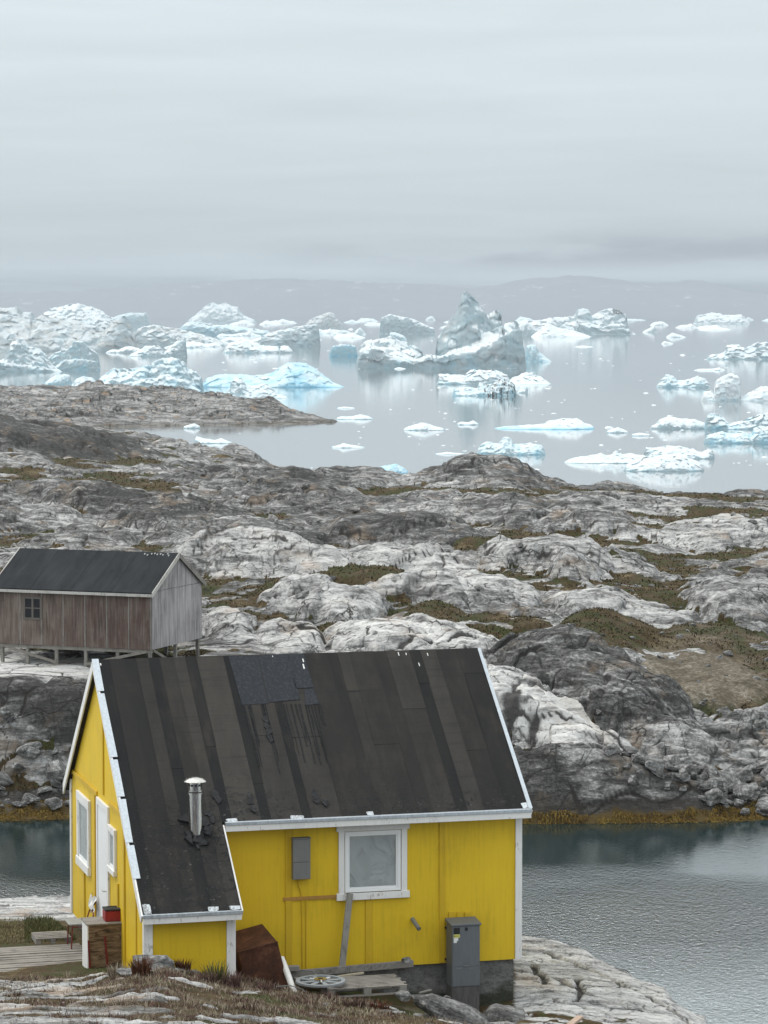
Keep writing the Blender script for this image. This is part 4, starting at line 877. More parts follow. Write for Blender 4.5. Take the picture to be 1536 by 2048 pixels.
# ================================================================== THE YELLOW HOUSE  (local axes: u along the front, v back, z up)
house = tag(empty('yellow_house', tuple(HO), YAW), 'bright yellow wooden house with patched black felt roof and white trim', 'house')
TH = math.atan(.786); UL, UR = -4.40, 2.76; EZ, EV = 9.135, -.25; RV = 3.0; RZ = EZ + (RV - EV) * .786
BV = 6.30; BE = RZ - (6.62 - RV) * .786
roofz = lambda v: EZ + (v - EV) * .786 if v <= RV else RZ - (v - RV) * .786
def roofn(u, v, lift=0.0): return (u, v - lift * math.sin(TH), roofz(v) + lift * math.cos(TH)) if v <= RV else (u, v + lift * math.sin(TH), roofz(v) + lift * math.cos(TH))
D_ = -.11        # underside of the roof deck, measured square to the slope
zc = lambda v: (EZ + (v - EV) * .786 if v <= RV else RZ - (v - RV) * .786) - .145
def wallprism(poly, u0, u1): return [(u0, v, z) for v, z in poly], (u1 - u0, 0, 0)
b = MB(); b.extr(*wallprism([(0, 6.36), (0, zc(0)), (RV, zc(RV)), (BV, zc(BV)), (BV, 6.36)], UL, UR))
WIN = (-.56, .56, 7.70, 8.88)
cl = b.build('wall', M_yellow, house)
b = MB(); b.extr(*wallprism([(-1.6, 6.15), (-1.6, zc(-1.6)), (0.0, zc(0) - .004), (0.0, 6.15)], UL - .006, -2.87)); b.build('extension_wall', M_yellow, house)
# cladding joints: battens on the front and the gable
for u0, u1, z0, z1 in ((-1.60, -1.475, 6.37, 8.99), (-1.235, -1.205, 6.37, 7.66), (-.135, -.005, 6.40, 7.60), (1.235, 1.345, 6.37, 8.99)):
    MB().box((u0, -.022, z0), (u1, .0, z1)).build('batten', M_ybat, house, .004)
MB().box((-1.64, -.026, 7.645), (-.675, -.003, 7.705)).build('tape_strip', paint('ochre_tape', (.42, .22, .05), .2, (.3, .2, .05)), house)
for v, z0, z1 in ((5.9, 9.22, 9.62), (4.35, 9.24, 10.55), (2.55, 9.26, 11.0), (.95, 9.26, 9.72), (4.75, 6.4, 7.45), (3.50, 6.4, 9.12), (.40, 6.4, 9.05), (-.75, 6.2, 8.45), (1.05, 6.4, 7.9)):
    if z1 < zc(v) - .02: MB().box((UL - .028, v - .055, z0), (UL, v + .055, z1)).build('batten', M_ybat, house, .004)
MB().box((UL - .034, 3.22, 9.13), (UL, BV, 9.22)).build('belt_board', M_ybat, house, .004)
MB().box((UL - .034, .45, 9.16), (UL, 1.86, 9.25)).build('belt_board', M_ybat, house, .004)
# corner boards
MB().box((2.665, -.03, 6.36), (2.79, .0, 8.99)).box((2.762, .001, 6.36), (2.79, .11, 8.99)).build('corner_board', M_white, house, .004)
MB().box((-4.44, -1.632, 6.2), (-4.285, -1.6, 7.72)).box((-4.44, -1.599, 6.2), (-4.408, -1.5, 7.72)).build('corner_board', M_white, house, .004)
MB().box((-3.005, -1.632, 6.2), (-2.855, -1.6, 7.72)).box((-2.868, -1.599, 6.2), (-2.84, -1.51, 7.72)).build('corner_board', M_white, house, .004)
MB().box((UL - .035, BV - .09, 6.4), (UL, BV + .03, 9.0)).build('corner_board', M_white, house, .004)
# foundation
b = MB(); b.box((UL + .1, .10, 4.6), (UR - .09, BV - .1, 6.355)); b.build('foundation', M_conc, house)
MB().box((UL + .06, -1.52, 5.4), (-2.95, .09, 6.145)).build('foundation', M_conc, house)
# ---- roof: deck, felt laid in lapped courses down the slope, patches
roof = MB()
EL, ER = -4.49, 2.865                       # verges
XL, XR = -4.49, -2.79                       # catslide over the extension
def slab(u0, u1, va, vb, l0, l1, mb, tone=.5):
    q = [roofn(u0, va, l0), roofn(u1, va, l0), roofn(u1, vb, l0), roofn(u0, vb, l0), roofn(u0, va, l1), roofn(u1, va, l1), roofn(u1, vb, l1), roofn(u0, vb, l1)]
    mb.hexa(q, tone)
CV = -1.83
slab(EL, ER, EV, RV - .0005, -.10, -.004, roof); slab(XL, XR, CV, EV - .001, -.10, -.004, roof); 
vb_ = 6.62
q = [(EL, RV, RZ - .13), (ER, RV, RZ - .13), (ER, vb_, BE - .13), (EL, vb_, BE - .13), (EL, RV, RZ), (ER, RV, RZ), (ER, vb_, BE), (EL, vb_, BE)]
roof.hexa(q)
roof_o = roof.build('roof', M_felt, house)
edges = [-4.49, -4.22, -3.95, -3.72, -3.49, -3.28, -3.02, -2.79, -2.60, -2.08, -1.90, -1.33, -1.18, -.62, -.10, .10, .33, .80, 1.05, 1.50, 1.70, 2.02, 2.42, 2.865]
tones = [.10, .34, .22, .42, .12, .46, .56, .20, .66, .10, .52, .14, .52, .42, .30, .48, .40, .30, .52, .16, .58, .40, .28]
fb = MB(); rr = random.Random(3)
for i, tn in enumerate(tones):
    u0, u1 = edges[i], edges[i + 1]; lo = CV if u1 <= XR + .01 else EV
    if u0 < XR < u1: u1 = u1
    cut = sorted([lo] + [rr.uniform(lo + .6, RV - .5) for _ in range(rr.choice((0, 1, 1)))] + [RV])
    for j in range(len(cut) - 1):
        lf = .004 + .0035 * ((i + j) % 3)
        slab(u0 + .001, u1 + (.012 if i % 2 else -.001), cut[j] + .001, cut[j + 1] - .001, 0.0, lf, fb, min(1, max(0, tn + rr.uniform(-.07, .07))))
fb.build('felt_course', M_felt, roof_o)
def onroof(px, py):                          # (u, v) on the front slope
    r = np.array(ray(px, py)); c = np.array([0, 0, CAMH]); n = -UB * math.sin(TH) + np.array([0, 0, math.cos(TH)]); p0 = HO + UB * EV + np.array([0, 0, EZ])
    d = c + r * (np.dot(p0 - c, n) / np.dot(r, n)) - HO; return float(d @ UA), float(d @ UB)
for pts in ([(457, 1314), (514, 1312), (536, 1408), (484, 1411)], [(515, 1312), (575, 1309), (600, 1400), (538, 1406)], [(576, 1309), (607, 1308), (627, 1376), (591, 1378)], [(608, 1380), (626, 1378), (638, 1409), (612, 1411)]):
    p = MB(); uv = [onroof(*q) for q in pts]
    p.poly([roofn(u, v, .012) for u, v in uv] + [roofn(u, v, .018) for u, v in uv], [[0, 1, 2, 3], [7, 6, 5, 4], [0, 4, 5, 1], [1, 5, 6, 2], [2, 6, 7, 3], [3, 7, 4, 0]])
    p.build('felt_patch', M_patch, roof_o)
M_tar = metal('tar', (.007, .007, .008), .95, 0)
p = MB(); rr = random.Random(12)
for k in range(34):                          # tar that ran out from under the patches
    x = rr.choice((rr.uniform(486, 505), rr.uniform(555, 590), rr.uniform(590, 640), rr.uniform(520, 530))); u, v = onroof(x, 1409); ln = rr.uniform(.25, 1.25) * (1.3 if rr.random() < .2 else 1); wd = rr.uniform(.006, .014)
    pts = [(u + rr.uniform(-.012, .012), v - ln * t) for t in (0, .3, .65, 1)]
    for (ua, va), (ub, vb) in zip(pts[:-1], pts[1:]):
        p.hexa([roofn(ua - wd, va, .012), roofn(ua + wd, va, .012), roofn(ub + wd * .7, vb, .012), roofn(ub - wd * .7, vb, .012), roofn(ua - wd, va, .016), roofn(ua + wd, va, .016), roofn(ub + wd * .7, vb, .016), roofn(ub - wd * .7, vb, .016)])
p.build('tar_run', M_tar, roof_o)
rr = random.Random(8)
for (x, y) in ((532, 1440), (534, 1452), (537, 1466), (540, 1478), (498, 1592), (500, 1604), (505, 1620), (630, 1590), (632, 1600), (650, 1605), (430, 1590), (436, 1600), (384, 1668), (394, 1690), (400, 1672), (408, 1664), (416, 1628), (424, 1640)):
    u, v = onroof(x, y); n = 7; ring = [(u + rr.uniform(.03, .085) * math.cos(6.28 * i / n), v + rr.uniform(.04, .12) * math.sin(6.28 * i / n)) for i in range(n)]
    p = MB(); p.poly([roofn(a, c, .013) for a, c in ring] + [roofn(a, c, .013 + rr.uniform(.006, .03)) for a, c in ring], [list(range(n, 2 * n))] + [[i, (i + 1) % n, n + (i + 1) % n, n + i] for i in range(n)])
    p.build('felt_flap', M_scab, roof_o)
# bird lime streaks and zinc scraps along the edges
p = MB()
for (x, y, a, c) in ((606, 1322, .016, .05), (607, 1334, .02, .07), (201, 1330, .02, .03), (797, 1309, .012, .05), (812, 1309, .012, .03), (855, 1310, .012, .04), (838, 1330, .012, .05), (545, 1314, .01, .02)):
    u, v = onroof(x, y); slab(u - a * .6, u + a * .6, v - c * .7, v + c * .7, .0, .019, p)
p.build('bird_lime', M_white, roof_o)
# eaves, verges and fascias
MB().box((-2.74, EV - .075, EZ - .155), (ER, EV - .045, EZ - .045)).build('fascia', M_white, house, .004)
MB().box((-2.74, EV - .095, EZ - .045), (ER + .01, EV + .02, EZ + .012)).build('eaves_flashing', M_zinc, roof_o, .004)
ez2 = roofz(CV)
MB().box((EL, CV - .04, ez2 - .16), (XR, CV - .012, ez2 - .055)).build('fascia', M_white, house, .004)
MB().box((EL, CV - .06, ez2 - .055), (XR, CV + .03, ez2 + .006)).build('eaves_flashing', M_zinc, roof_o, .004)
def verge(u, va, vb, w, mat, name, drop=.15, par=None, top=.012):
    q = []
    for l in (-drop, top):
        for uu, v in ((u, va), (u + w, va), (u + w, vb), (u, vb)): q.append(roofn(uu, v, l))
    return MB().hexa(q).build(name, mat, par or house, .003)
verge(EL - .032, CV - .03, RV, .030, M_white, 'verge_board'); verge(ER + .002, EV - .05, RV, .028, M_white, 'verge_board')
verge(XR + .002, CV - .02, EV - .05, .026, M_white, 'verge_board')
b = MB(); b.hexa([(EL - .032, RV + .001, RZ - .20), (EL - .002, RV + .001, RZ - .20), (EL - .002, vb_, BE - .20), (EL - .032, vb_, BE - .20), (EL - .032, RV + .001, RZ + .012), (EL - .002, RV + .001, RZ + .012), (EL - .002, vb_, BE + .012), (EL - .032, vb_, BE + .012)]); b.build('verge_board', M_white, house, .003)
for va, vb in ((2.35, 3.0), (1.05, 2.30), (.30, 1.0), (-.55, .25), (-1.2, -.6)):      # lengths of verge flashing, slightly out of line
    q = []; du = random.Random(int(va * 100)).uniform(-.012, .012)
    for l in (.014, .022):
        for uu, v in ((EL - .05 + du, va), (EL + .075 + du, va), (EL + .075 - du, vb), (EL - .05 - du, vb)): q.append(roofn(uu, v, l))
    MB().hexa(q).build('verge_flashing', M_zinc, roof_o)
q = []
for l in (.014, .022):
    for uu, v in ((ER - .03, EV), (ER + .045, EV), (ER + .04, RV - .02), (ER - .02, RV - .02)): q.append(roofn(uu, v, l))
MB().hexa(q).build('verge_flashing', M_zinc, roof_o)
M_scrap = paint('painted_zinc', (.56, .59, .61), .9, (.12, .11, .10))
rr = random.Random(4)
for (u, v, a, c) in ((-4.40, CV + .08, .07, .11), (-3.27, CV + .03, .09, .045), (-2.90, CV + .03, .09, .04), (-2.60, EV + .02, .11, .035), (-1.45, EV + .025, .13, .035), (-.10, EV + .03, .07, .035), (2.78, EV + .05, .06, .07)):
    n = 8; ring = [(u + a * (1 + rr.uniform(-.25, .1)) * (1 if abs(math.cos(6.28 * (i + .5) / n)) > .5 else .7) * np.sign(math.cos(6.28 * (i + .5) / n)), v + c * (1 + rr.uniform(-.3, .1)) * np.sign(math.sin(6.28 * (i + .5) / n)) * (1 if abs(math.sin(6.28 * (i + .5) / n)) > .5 else .75)) for i in range(n)]
    p = MB(); p.poly([roofn(x, y, .018) for x, y in ring] + [roofn(x, y, .026) for x, y in ring], [list(range(n, 2 * n))] + [[i, (i + 1) % n, n + (i + 1) % n, n + i] for i in range(n)]); p.build('zinc_scrap', M_scrap, roof_o)
# ---- windows
def ringbox(f, a, c, e, g, tx, tz, v0, v1):     # a rectangular frame in one piece
    o = [(a, e), (c, e), (c, g), (a, g)]; i = [(a + tx, e + tz), (c - tx, e + tz), (c - tx, g - tz), (a + tx, g - tz)]
    P = [(x, v0, z) for x, z in o + i] + [(x, v1, z) for x, z in o + i]; F = []
    for k in range(4):
        n = (k + 1) % 4; F += [[k, n, 4 + n, 4 + k], [8 + k, 12 + k, 12 + n, 8 + n], [k, 8 + k, 8 + n, n], [4 + k, 4 + n, 12 + n, 12 + k]]
    f.poly(P, F)
def window(name_lab, u0, u1, z0, z1, v, wd, curtain=True):
    """casing in local axes of the front wall; (u0..u1, z0..z1) is the outside of the casing"""
    f = MB(); t = wd
    ringbox(f, u0 + .03, u1 - .03, z0 + .02, z1 - .02, t - .03, t * .9 - .02, v - .045, v)
    wn = f.build('window', M_white, house, .004)
    MB().box((u0 - .012, v - .06, z1 - t), (u1 + .012, v, z1)).build('head_casing', M_white, wn, .004)
    MB().box((u0 - .012, v - .075, z0), (u1 + .012, v, z0 + t * .9)).build('sill', M_white, wn, .004)
    s = MB(); a, c, e, g = u0 + t + .012, u1 - t - .012, z0 + t * .9 + .012, z1 - t - .012; k = .055
    for lo, hi in (((a, e), (a + k, g)), ((c - k, e), (c, g)), ((a + k, e), (c - k, e + k)), ((a + k, g - k), (c - k, g))): s.box((lo[0], v - .038, lo[1]), (hi[0], v - .001, hi[1]))
    k2 = k + .03
    for lo, hi in (((a + k, e + k), (a + k2, g - k)), ((c - k2, e + k), (c - k, g - k)), ((a + k2, e + k), (c - k2, e + k2)), ((a + k2, g - k2), (c - k2, g - k))): s.box((lo[0], v - .026, lo[1]), (hi[0], v - .001, hi[1]))
    s.build('sash', M_whitepl, wn, .003)
    MB().box((a + k2 + .001, v - .016, e + k2 + .001), (c - k2 - .001, v - .012, g - k2 - .001)).build('pane', M_glass, wn)
    n = 22; V = []; F = []
    for j in range(n):
        for i in range(n):
            x = a + k2 + (c - a - 2 * k2) * i / (n - 1); z = e + k2 + (g - e - 2 * k2) * j / (n - 1); V.append((x, v - .005 + .0035 * math.sin(9 * (x - u0) + 7 * (z - z0) ** 1.5) , z))
    mesh_np('curtain', V, grid_faces(n, n), M_curtain, wn, True)
    return wn
window('front', -.66, .66, 7.605, 8.975, 0.0, .135)
def gable_window(v0, v1, z0, z1, t):
    u = UL; f = MB()
    f.box((u - .05, v0, z0 + t), (u, v0 + t, z1 - t)); f.box((u - .05, v1 - t, z0 + t), (u, v1, z1 - t)); f.box((u - .055, v0 - .01, z1 - t), (u, v1 + .01, z1)); f.box((u - .07, v0 - .01, z0), (u, v1 + .01, z0 + t))
    wn = f.build('window', M_white, house, .004)
    s = MB(); k = .05; a, c, e, g = v0 + t, v1 - t, z0 + t, z1 - t
    for lo, hi in (((a, e), (a + k, g)), ((c - k, e), (c, g)), ((a + k, e), (c - k, e + k)), ((a + k, g - k), (c - k, g))): s.box((u - .034, lo[0] + .001, lo[1] + .001), (u - .001, hi[0] - .001, hi[1] - .001))
    s.build('sash', M_whitepl, wn, .003)
    MB().box((u - .016, a + k, e + k), (u - .012, c - k, g - k)).build('pane', M_glass, wn)
    MB().box((u - .007, a + k, e + k), (u - .003, c - k, g - k)).build('curtain', M_curtain, wn)
gable_window(4.02, 5.42, 7.49, 8.91, .16); gable_window(1.20, 1.90, 7.99, 8.83, .10)
d = MB().box((UL - .045, 1.93, 6.5), (UL, 2.05, 9.13)).box((UL - .045, 3.06, 6.5), (UL, 3.18, 9.13)).box((UL - .05, 2.051, 9.01), (UL, 3.059, 9.13)).build('door', M_white, house, .004)
MB().box((UL - .028, 2.056, 6.5), (UL - .001, 3.054, 9.005)).build('door_leaf', M_whitepl, d, .004)
MB().tube([(UL - .03, 2.16, 7.55), (UL - .09, 2.16, 7.55), (UL - .09, 2.28, 7.55)], .012, 8).build('handle', M_steel, d)
# ---- things screwed to the walls
ju0, _, jz1 = front(586, 1677, -.14); ju1, _, jz0 = front(621, 1758, -.14)
jb = MB().box((ju0, -.145, jz0), (ju1, -.001, jz0 + .30)).box((ju0, -.14, jz0 + .304), (ju1, -.001, jz1 - .02)).build('meter_box', M_greybox2, house, .008)
MB().box((ju0 - .012, -.15, jz1 - .019), (ju1 + .012, -.001, jz1)).build('lid', M_greybox2, jb, .004)
MB().tube([(-1.37, -.03, jz0), (-1.36, -.012, jz0 - .12), (-1.31, -.012, jz0 - .28), (-1.30, -.012, 7.4), (-1.29, -.012, 6.42)], .011, 6).build('cable', M_ybat, house)
a_ = front(825, 1838, 0); c_ = front(838, 1858, -.36)
MB().tube([a_, (c_[0], -.36, c_[2])], .038, 14, False).tube([a_, (c_[0], -.359, c_[2])], .030, 14).build('vent_pipe', M_greybox2, house, 0, True)
# three cable covers above the street cabinet
for x0, x1 in ((897, 909), (914, 926), (930, 942)):
    u0, _, z1 = front(x0, 1824, -.02); u1 = front(x1, 1824, -.02)[0]; MB().box((u0, -.03, 6.9), (u1, -.001, z1)).build('cable_cover', M_ybat, house, .005)
for y in (1855, 1918):
    u, _, z = front(891, y, -.02); MB().tube([(u, -.001, z), (u, -.06, z)], .022, 8).build('wall_bracket', M_rust, house)
# ---- flue
fu, fv = onroof(391, 1662); fz = roofz(fv)
fl = MB().tube([(fu, fv, fz - .25), (fu, fv, fz + .66)], .122, 24).build('flue', M_steel, house, 0, True)
MB().tube([(fu, fv, fz + .655), (fu, fv, fz + .68)], .136, 24).tube([(fu, fv, fz + .70), (fu, fv, fz + .72)], .132, 24).build('clamp_band', M_steel, fl, 0, True)
MB().tube([(fu, fv, fz + .721), (fu, fv, fz + .86)], .112, 24).build('flue_collar', M_steel, fl, 0, True)
p = MB()
for k in range(10):
    a = 6.28 * k / 10; p.beam((fu + .114 * math.cos(a), fv + .114 * math.sin(a), fz + .81), (fu + .114 * math.cos(a + .4), fv + .114 * math.sin(a + .4), fz + .81), .006, .035)
p.build('vent_slot', M_black, fl)
n = 28; V = [(fu, fv, fz + .95)]; F = []
for r, z in ((.07, .945), (.14, .922), (.20, .885), (.205, .872), (.19, .868)):
    for k in range(n): V.append((fu + r * math.cos(6.2832 * k / n), fv + r * math.sin(6.2832 * k / n), fz + z))
p = MB(); p.poly(V, [[0, 1 + k, 1 + (k + 1) % n] for k in range(n)] + [[1 + j * n + k, 1 + (j + 1) * n + k, 1 + (j + 1) * n + (k + 1) % n, 1 + j * n + (k + 1) % n] for j in range(4) for k in range(n)] + [[1 + 4 * n + k for k in range(n)]])
p.build('flue_cap', M_steel, fl, 0, True)
rr = random.Random(6); p = MB()
for k in range(14):
    a = rr.uniform(0, 6.28); r0 = .13; r1 = rr.uniform(.2, .34); w_ = rr.uniform(.05, .1)
    pts = [(fu + r0 * math.cos(a - .3), fv + r0 * math.sin(a - .3)), (fu + r1 * math.cos(a) - w_ * math.sin(a), fv + r1 * math.sin(a) + w_ * math.cos(a)), (fu + r1 * .9 * math.cos(a) + w_ * math.sin(a), fv + r1 * .9 * math.sin(a) - w_ * math.cos(a))]
    l = rr.uniform(.02, .05); p.poly([roofn(x, y, .012) for x, y in pts] + [roofn(x, y, l + (.02 if i else .03)) for i, (x, y) in enumerate(pts)], [[3, 4, 5], [0, 1, 4, 3], [1, 2, 5, 4], [2, 0, 3, 5]])
p.build('felt_collar', M_scab, fl)

# ================================================================== THE WEATHERED SHED
SD = 113.0; sc_ = at(302, 1300, SD); SYAW = R(-21)
shed = tag(empty('plywood_shed', tuple(sc_), SYAW), 'weathered red-brown plywood shed on short stilts with black felt roof', 'shed')
SL, SW, SH, SR = 6.55, 4.6, 2.18, 1.26     # length to the left, width to the back, wall height, roof rise
def shed_mat(name, red):
    m = Mat(name, .9, .2); v = m.map((9, 9, .8)); n = m.noise(1.0, 9, .66, v, .5); b = m.noise(.5, 5, .6); x = m.sepz(0)
    g = [(.36, (.15, .138, .135)), (.5, (.33, .31, .31)), (.66, (.47, .455, .455))] if not red else [(.36, (.060, .046, .041)), (.5, (.15, .116, .097)), (.66, (.27, .225, .195))]
    c = m.ramp(m.math('ADD', m.math('MULTIPLY', n, .6), m.math('MULTIPLY', b, .4)), g)
    if red:
        k = m.math('MULTIPLY', m.rng(m.math('ADD', x, m.math('MULTIPLY_ADD', n, 5, -2.5)), -6, -.3, .1, 1), m.rng(m.noise(2.2, 6, .65, m.map((1, 1, .5))), .38, .6))
        c = m.mix(m.math('MULTIPLY', k, .42), c, (.085, .030, .025))
    m.col(c); m.bump(n, .4, .02); return m.m
M_shedr, M_shedg = shed_mat('faded_red_plywood', True), shed_mat('silvered_plywood', False)
b = MB(); n_ = 7; seg = SL / n_ if False else .925
x = 0.0; k = 0
while x > -SL:
    x2 = max(x - seg, -SL)
    if not (x2 < -4.9 and x > -5.5): pass
    b.box((x2 + .011, 0.0, 0), (x - .011, .05, SH)); x = x2; k += 1
b.box((-SL, .012, 0.01), (0, SW, SH - .01)); b.build('side_wall', M_shedr, shed)
b = MB(); y = 0.05
while y < SW:
    y2 = min(y + .76, SW); zt = lambda v: SH + SR * (1 - abs(v - SW / 2) / (SW / 2)) - .05
    b.box((0.001, y + .012, 0), (.03, y2 - .012, SH)); 
    ym = [y + .012] + ([SW / 2] if y < SW / 2 < y2 else []) + [y2 - .012]
    b.extr([(0.001, ym[0], SH + .025)] + [(0.001, ym[-1], SH + .025)] + [(0.001, q, zt(q)) for q in ym[::-1]], (.029, 0, 0)); y = y2
b.extr([(-.02, .05, SH), (-.02, SW, SH), (-.02, SW / 2, SH + SR - .06)], (.018, 0, 0)); b.build('gable_wall', M_shedg, shed)
b = MB(); x = 0
for i in range(7):
    xx = -i * seg
    if xx > -SL + .1: b.box((xx - .022, -.014, 0), (xx + .022, -.001, SH))
b.build('batten', M_woodz, shed)
ov = .16
def sroof(xa, xb, side, l0, l1):
    s = -1 if side == 0 else 1; y0 = SW / 2; ye = -ov if side == 0 else SW + ov; sl = SR / (SW / 2); ze = SH + SR - sl * (SW / 2 + ov)
    return [(xa, ye, ze + l0), (xb, ye, ze + l0), (xb, y0, SH + SR + l0), (xa, y0, SH + SR + l0), (xa, ye, ze + l1), (xb, ye, ze + l1), (xb, y0, SH + SR + l1), (xa, y0, SH + SR + l1)]
rf = MB().hexa(sroof(-SL - .2, .12, 0, .0, .07), .62); q = sroof(-SL - .2, .12, 1, .0, .07); rf.hexa(q, .62)
for i in range(8): 
    xa = -SL - .2 + (SL + .32) * i / 8; rf.hexa(sroof(xa + .004, xa + (SL + .32) / 8 - .004, 0, .071, .078 + .004 * (i % 2)), (.60, .68, .56, .64)[i % 4])
mf = Mat('dark_felt', .92, .25); t_ = mf.noise(.9, 7, .65, mf.map((2, .6, .6))); mf.col(mf.ramp(t_, [(.35, (.011, .0125, .014)), (.65, (.027, .029, .032))])); mf.bump(mf.noise(30, 4, .7), .3, .01)
M_fade = paint('faded_white_paint', (.50, .48, .44), .6, (.22, .2, .18), (5, 40, 30))
sroof_o = rf.build('roof', mf.m, shed)
MB().hexa(sroof(.121, .15, 0, -.10, .10)).build('verge_board', M_fade, shed); MB().hexa(sroof(.121, .15, 1, -.10, .085)).build('verge_board', M_woodz, shed)
MB().hexa(sroof(-SL - .235, -SL - .205, 0, -.08, .10)).build('verge_board', M_fade, shed)
sl = SR / (SW / 2); ze = SH - sl * ov
MB().box((-SL - .2, -ov - .03, ze - .07), (.12, -ov - .002, ze + .035)).build('fascia', M_fade, shed)
rr = random.Random(2); p = MB()
for k in range(9):
    x = -.2 - .13 * k - rr.uniform(0, .05); y = SW / 2 - .06 - rr.uniform(0, .12); z = SH + SR - sl * (SW / 2 - y) + .086; p.box((x, y - .05, z - .03), (x + .035, y + .03, z + .02))
p.build('bird_lime', M_white, sroof_o)
wx0, wx1 = -5.42, -4.60
f = MB(); z0, z1 = .98, 1.86
f.box((wx0, -.03, z0), (wx0 + .09, -.001, z1)); f.box((wx1 - .09, -.03, z0), (wx1, -.001, z1)); f.box((wx0 + .09, -.03, z1 - .08), (wx1 - .09, -.001, z1)); f.box((wx0 + .09, -.035, z0), (wx1 - .09, -.001, z0 + .07))
M_dull = paint('dull_brown_wood', (.13, .115, .10), .3, (.06, .05, .045))
wn = f.build('window', M_dull, shed); xm_ = (wx0 + wx1) / 2; zm_ = (z0 + z1) / 2
MB().box((xm_ - .04, -.026, z0 + .07), (xm_ + .04, -.001, z1 - .08)).box((wx0 + .09, -.024, zm_ - .02), (xm_ - .04, -.001, zm_ + .02)).box((xm_ + .04, -.024, zm_ - .02), (wx1 - .09, -.001, zm_ + .02)).build('glazing_bar', M_dull, wn)
MB().box((wx0 + .09, -.008, z0 + .07), (wx1 - .09, -.002, z1 - .08)).build('pane', metal('dark_glass', (.004, .005, .008), .6, 0), wn)
def gz(lx, ly):
    c, s = math.cos(SYAW), math.sin(SYAW); X = sc_[0] + lx * c - ly * s; Y = sc_[1] + lx * s + ly * c
    return float(ground_z(np.array([X]), np.array([Y]))[0]) - float(sc_[2])
for lx in (-.10, -1.45, -2.8, -4.05, -5.3, -6.4):
    for ly in (.12, SW - .15): MB().box((lx - .06, ly - .06, gz(lx, ly) - .15), (lx + .06, ly + .06, -.001)).build('stilt', M_woodz, shed)
MB().box((-.12, SW * .5 - .06, gz(-.05, SW * .5) - .15), (0.0, SW * .5 + .06, -.001)).build('stilt', M_woodz, shed)
for a, c in (((-.15, .04, -.06), (-2.75, .04, gz(-2.75, .1) + .12)), ((-6.4, .04, -.06), (-4.05, .04, gz(-4.05, .1) + .1))): MB().beam(a, c, .11, .03, (0, 1, 0)).build('brace', M_wood, shed)
MB().beam((.02, .2, -.05), (.02, 2.25, gz(0, 2.3) + .1), .10, .03, (1, 0, 0)).build('brace', M_wood, shed)
MB().box((-SL, .05, -.14), (0, .16, -.002)).build('floor_beam', M_woodz, shed)

# ================================================================== SMALLER THINGS ROUND THE HOUSE
def pw(px, py, v): return wuv(*front(px, py, v))
def nz(p): return float(near_z(np.array([p[0]]), np.array([p[1]]))[0])
# ---- street cabinet
u0, _, z1 = front(904, 1853, -.42); u1 = front(960, 1853, -.42)[0]; z0 = front(930, 2006, -.42)[2]
cab = tag(empty('electrical_cabinet', tuple(wuv((u0 + u1) / 2, -.26, z0)), YAW), 'tall grey electrical cabinet with black and yellow stickers against the house front', 'electrical cabinet')
wc, hc = (u1 - u0), z1 - z0
MB().box((-wc / 2, -.155, hc * .21), (wc / 2, .2, hc - .001)).build('body', M_greybox, cab, .006)
MB().box((-wc / 2 + .004, -.15, -.25), (wc / 2 - .004, .195, hc * .209)).build('base', metal('dirty_plinth', (.10, .095, .09), .8, 0, .4), cab, .004)
MB().hexa([(-wc / 2 - .022, -.18, hc), (wc / 2 + .022, -.18, hc), (wc / 2 + .022, .21, hc + .02), (-wc / 2 - .022, .21, hc + .02), (-wc / 2 - .022, -.18, hc + .035), (wc / 2 + .022, -.18, hc + .035), (wc / 2 + .022, .21, hc + .085), (-wc / 2 - .022, .21, hc + .085)]).build('lid', M_greybox, cab, .006)
dr = MB().box((-wc / 2 + .012, -.163, hc * .475), (wc / 2 - .012, -.1555, hc - .012)).build('door', M_greybox, cab, .003)
MB().box((-.05, -.172, hc * .475 - .004), (.05, -.1635, hc * .475 + .016)).build('handle', M_greybox2, dr, .002)
for x in (-.17, .05): MB().box((x, -.170, hc * .44), (x + .10, -.1565, hc * .44 + .012)).build('handle', M_greybox2, cab, .002)
MB().box((-wc / 2 + .012, -.163, hc * .22), (wc / 2 - .012, -.1555, hc * .465)).build('lower_panel', M_greybox, cab, .003)
M_stk = metal('yellow_sticker', (.70, .66, .16), .5, 0, .05); M_wst = metal('white_sticker', (.72, .72, .70), .5, 0, .05)
zs_ = hc - .03
MB().box((-wc / 2 + .03, -.1655, zs_ - .115), (-wc / 2 + .145, -.1632, zs_)).build('black_plate', M_black, dr)
MB().box((-.02, -.168, zs_ - .06), (.032, -.1632, zs_)).build('lock', M_black, dr)
st = MB().box((-wc / 2 + .03, -.1652, zs_ - .175), (-wc / 2 + .145, -.1632, zs_ - .119)).build('yellow_sticker', M_stk, dr)
q = MB().tube([(-wc / 2 + .052, -.1665, zs_ - .147), (-wc / 2 + .052, -.1653, zs_ - .147)], .014, 10)
for k in range(4): q.box((-wc / 2 + .075 + .016 * k, -.1662, zs_ - .155), (-wc / 2 + .086 + .016 * k, -.1653, zs_ - .139))
q.build('sticker_print', M_black, st)
MB().poly([(-wc / 2 + .03, -.1650, zs_ - .27), (-wc / 2 + .09, -.1650, zs_ - .27), (-wc / 2 + .09, -.1650, zs_ - .235), (-wc / 2 + .115, -.1650, zs_ - .235), (-wc / 2 + .115, -.1650, zs_ - .18), (-wc / 2 + .03, -.1650, zs_ - .18)], [[0, 1, 2, 3, 4, 5]]).build('white_sticker', M_wst, dr)
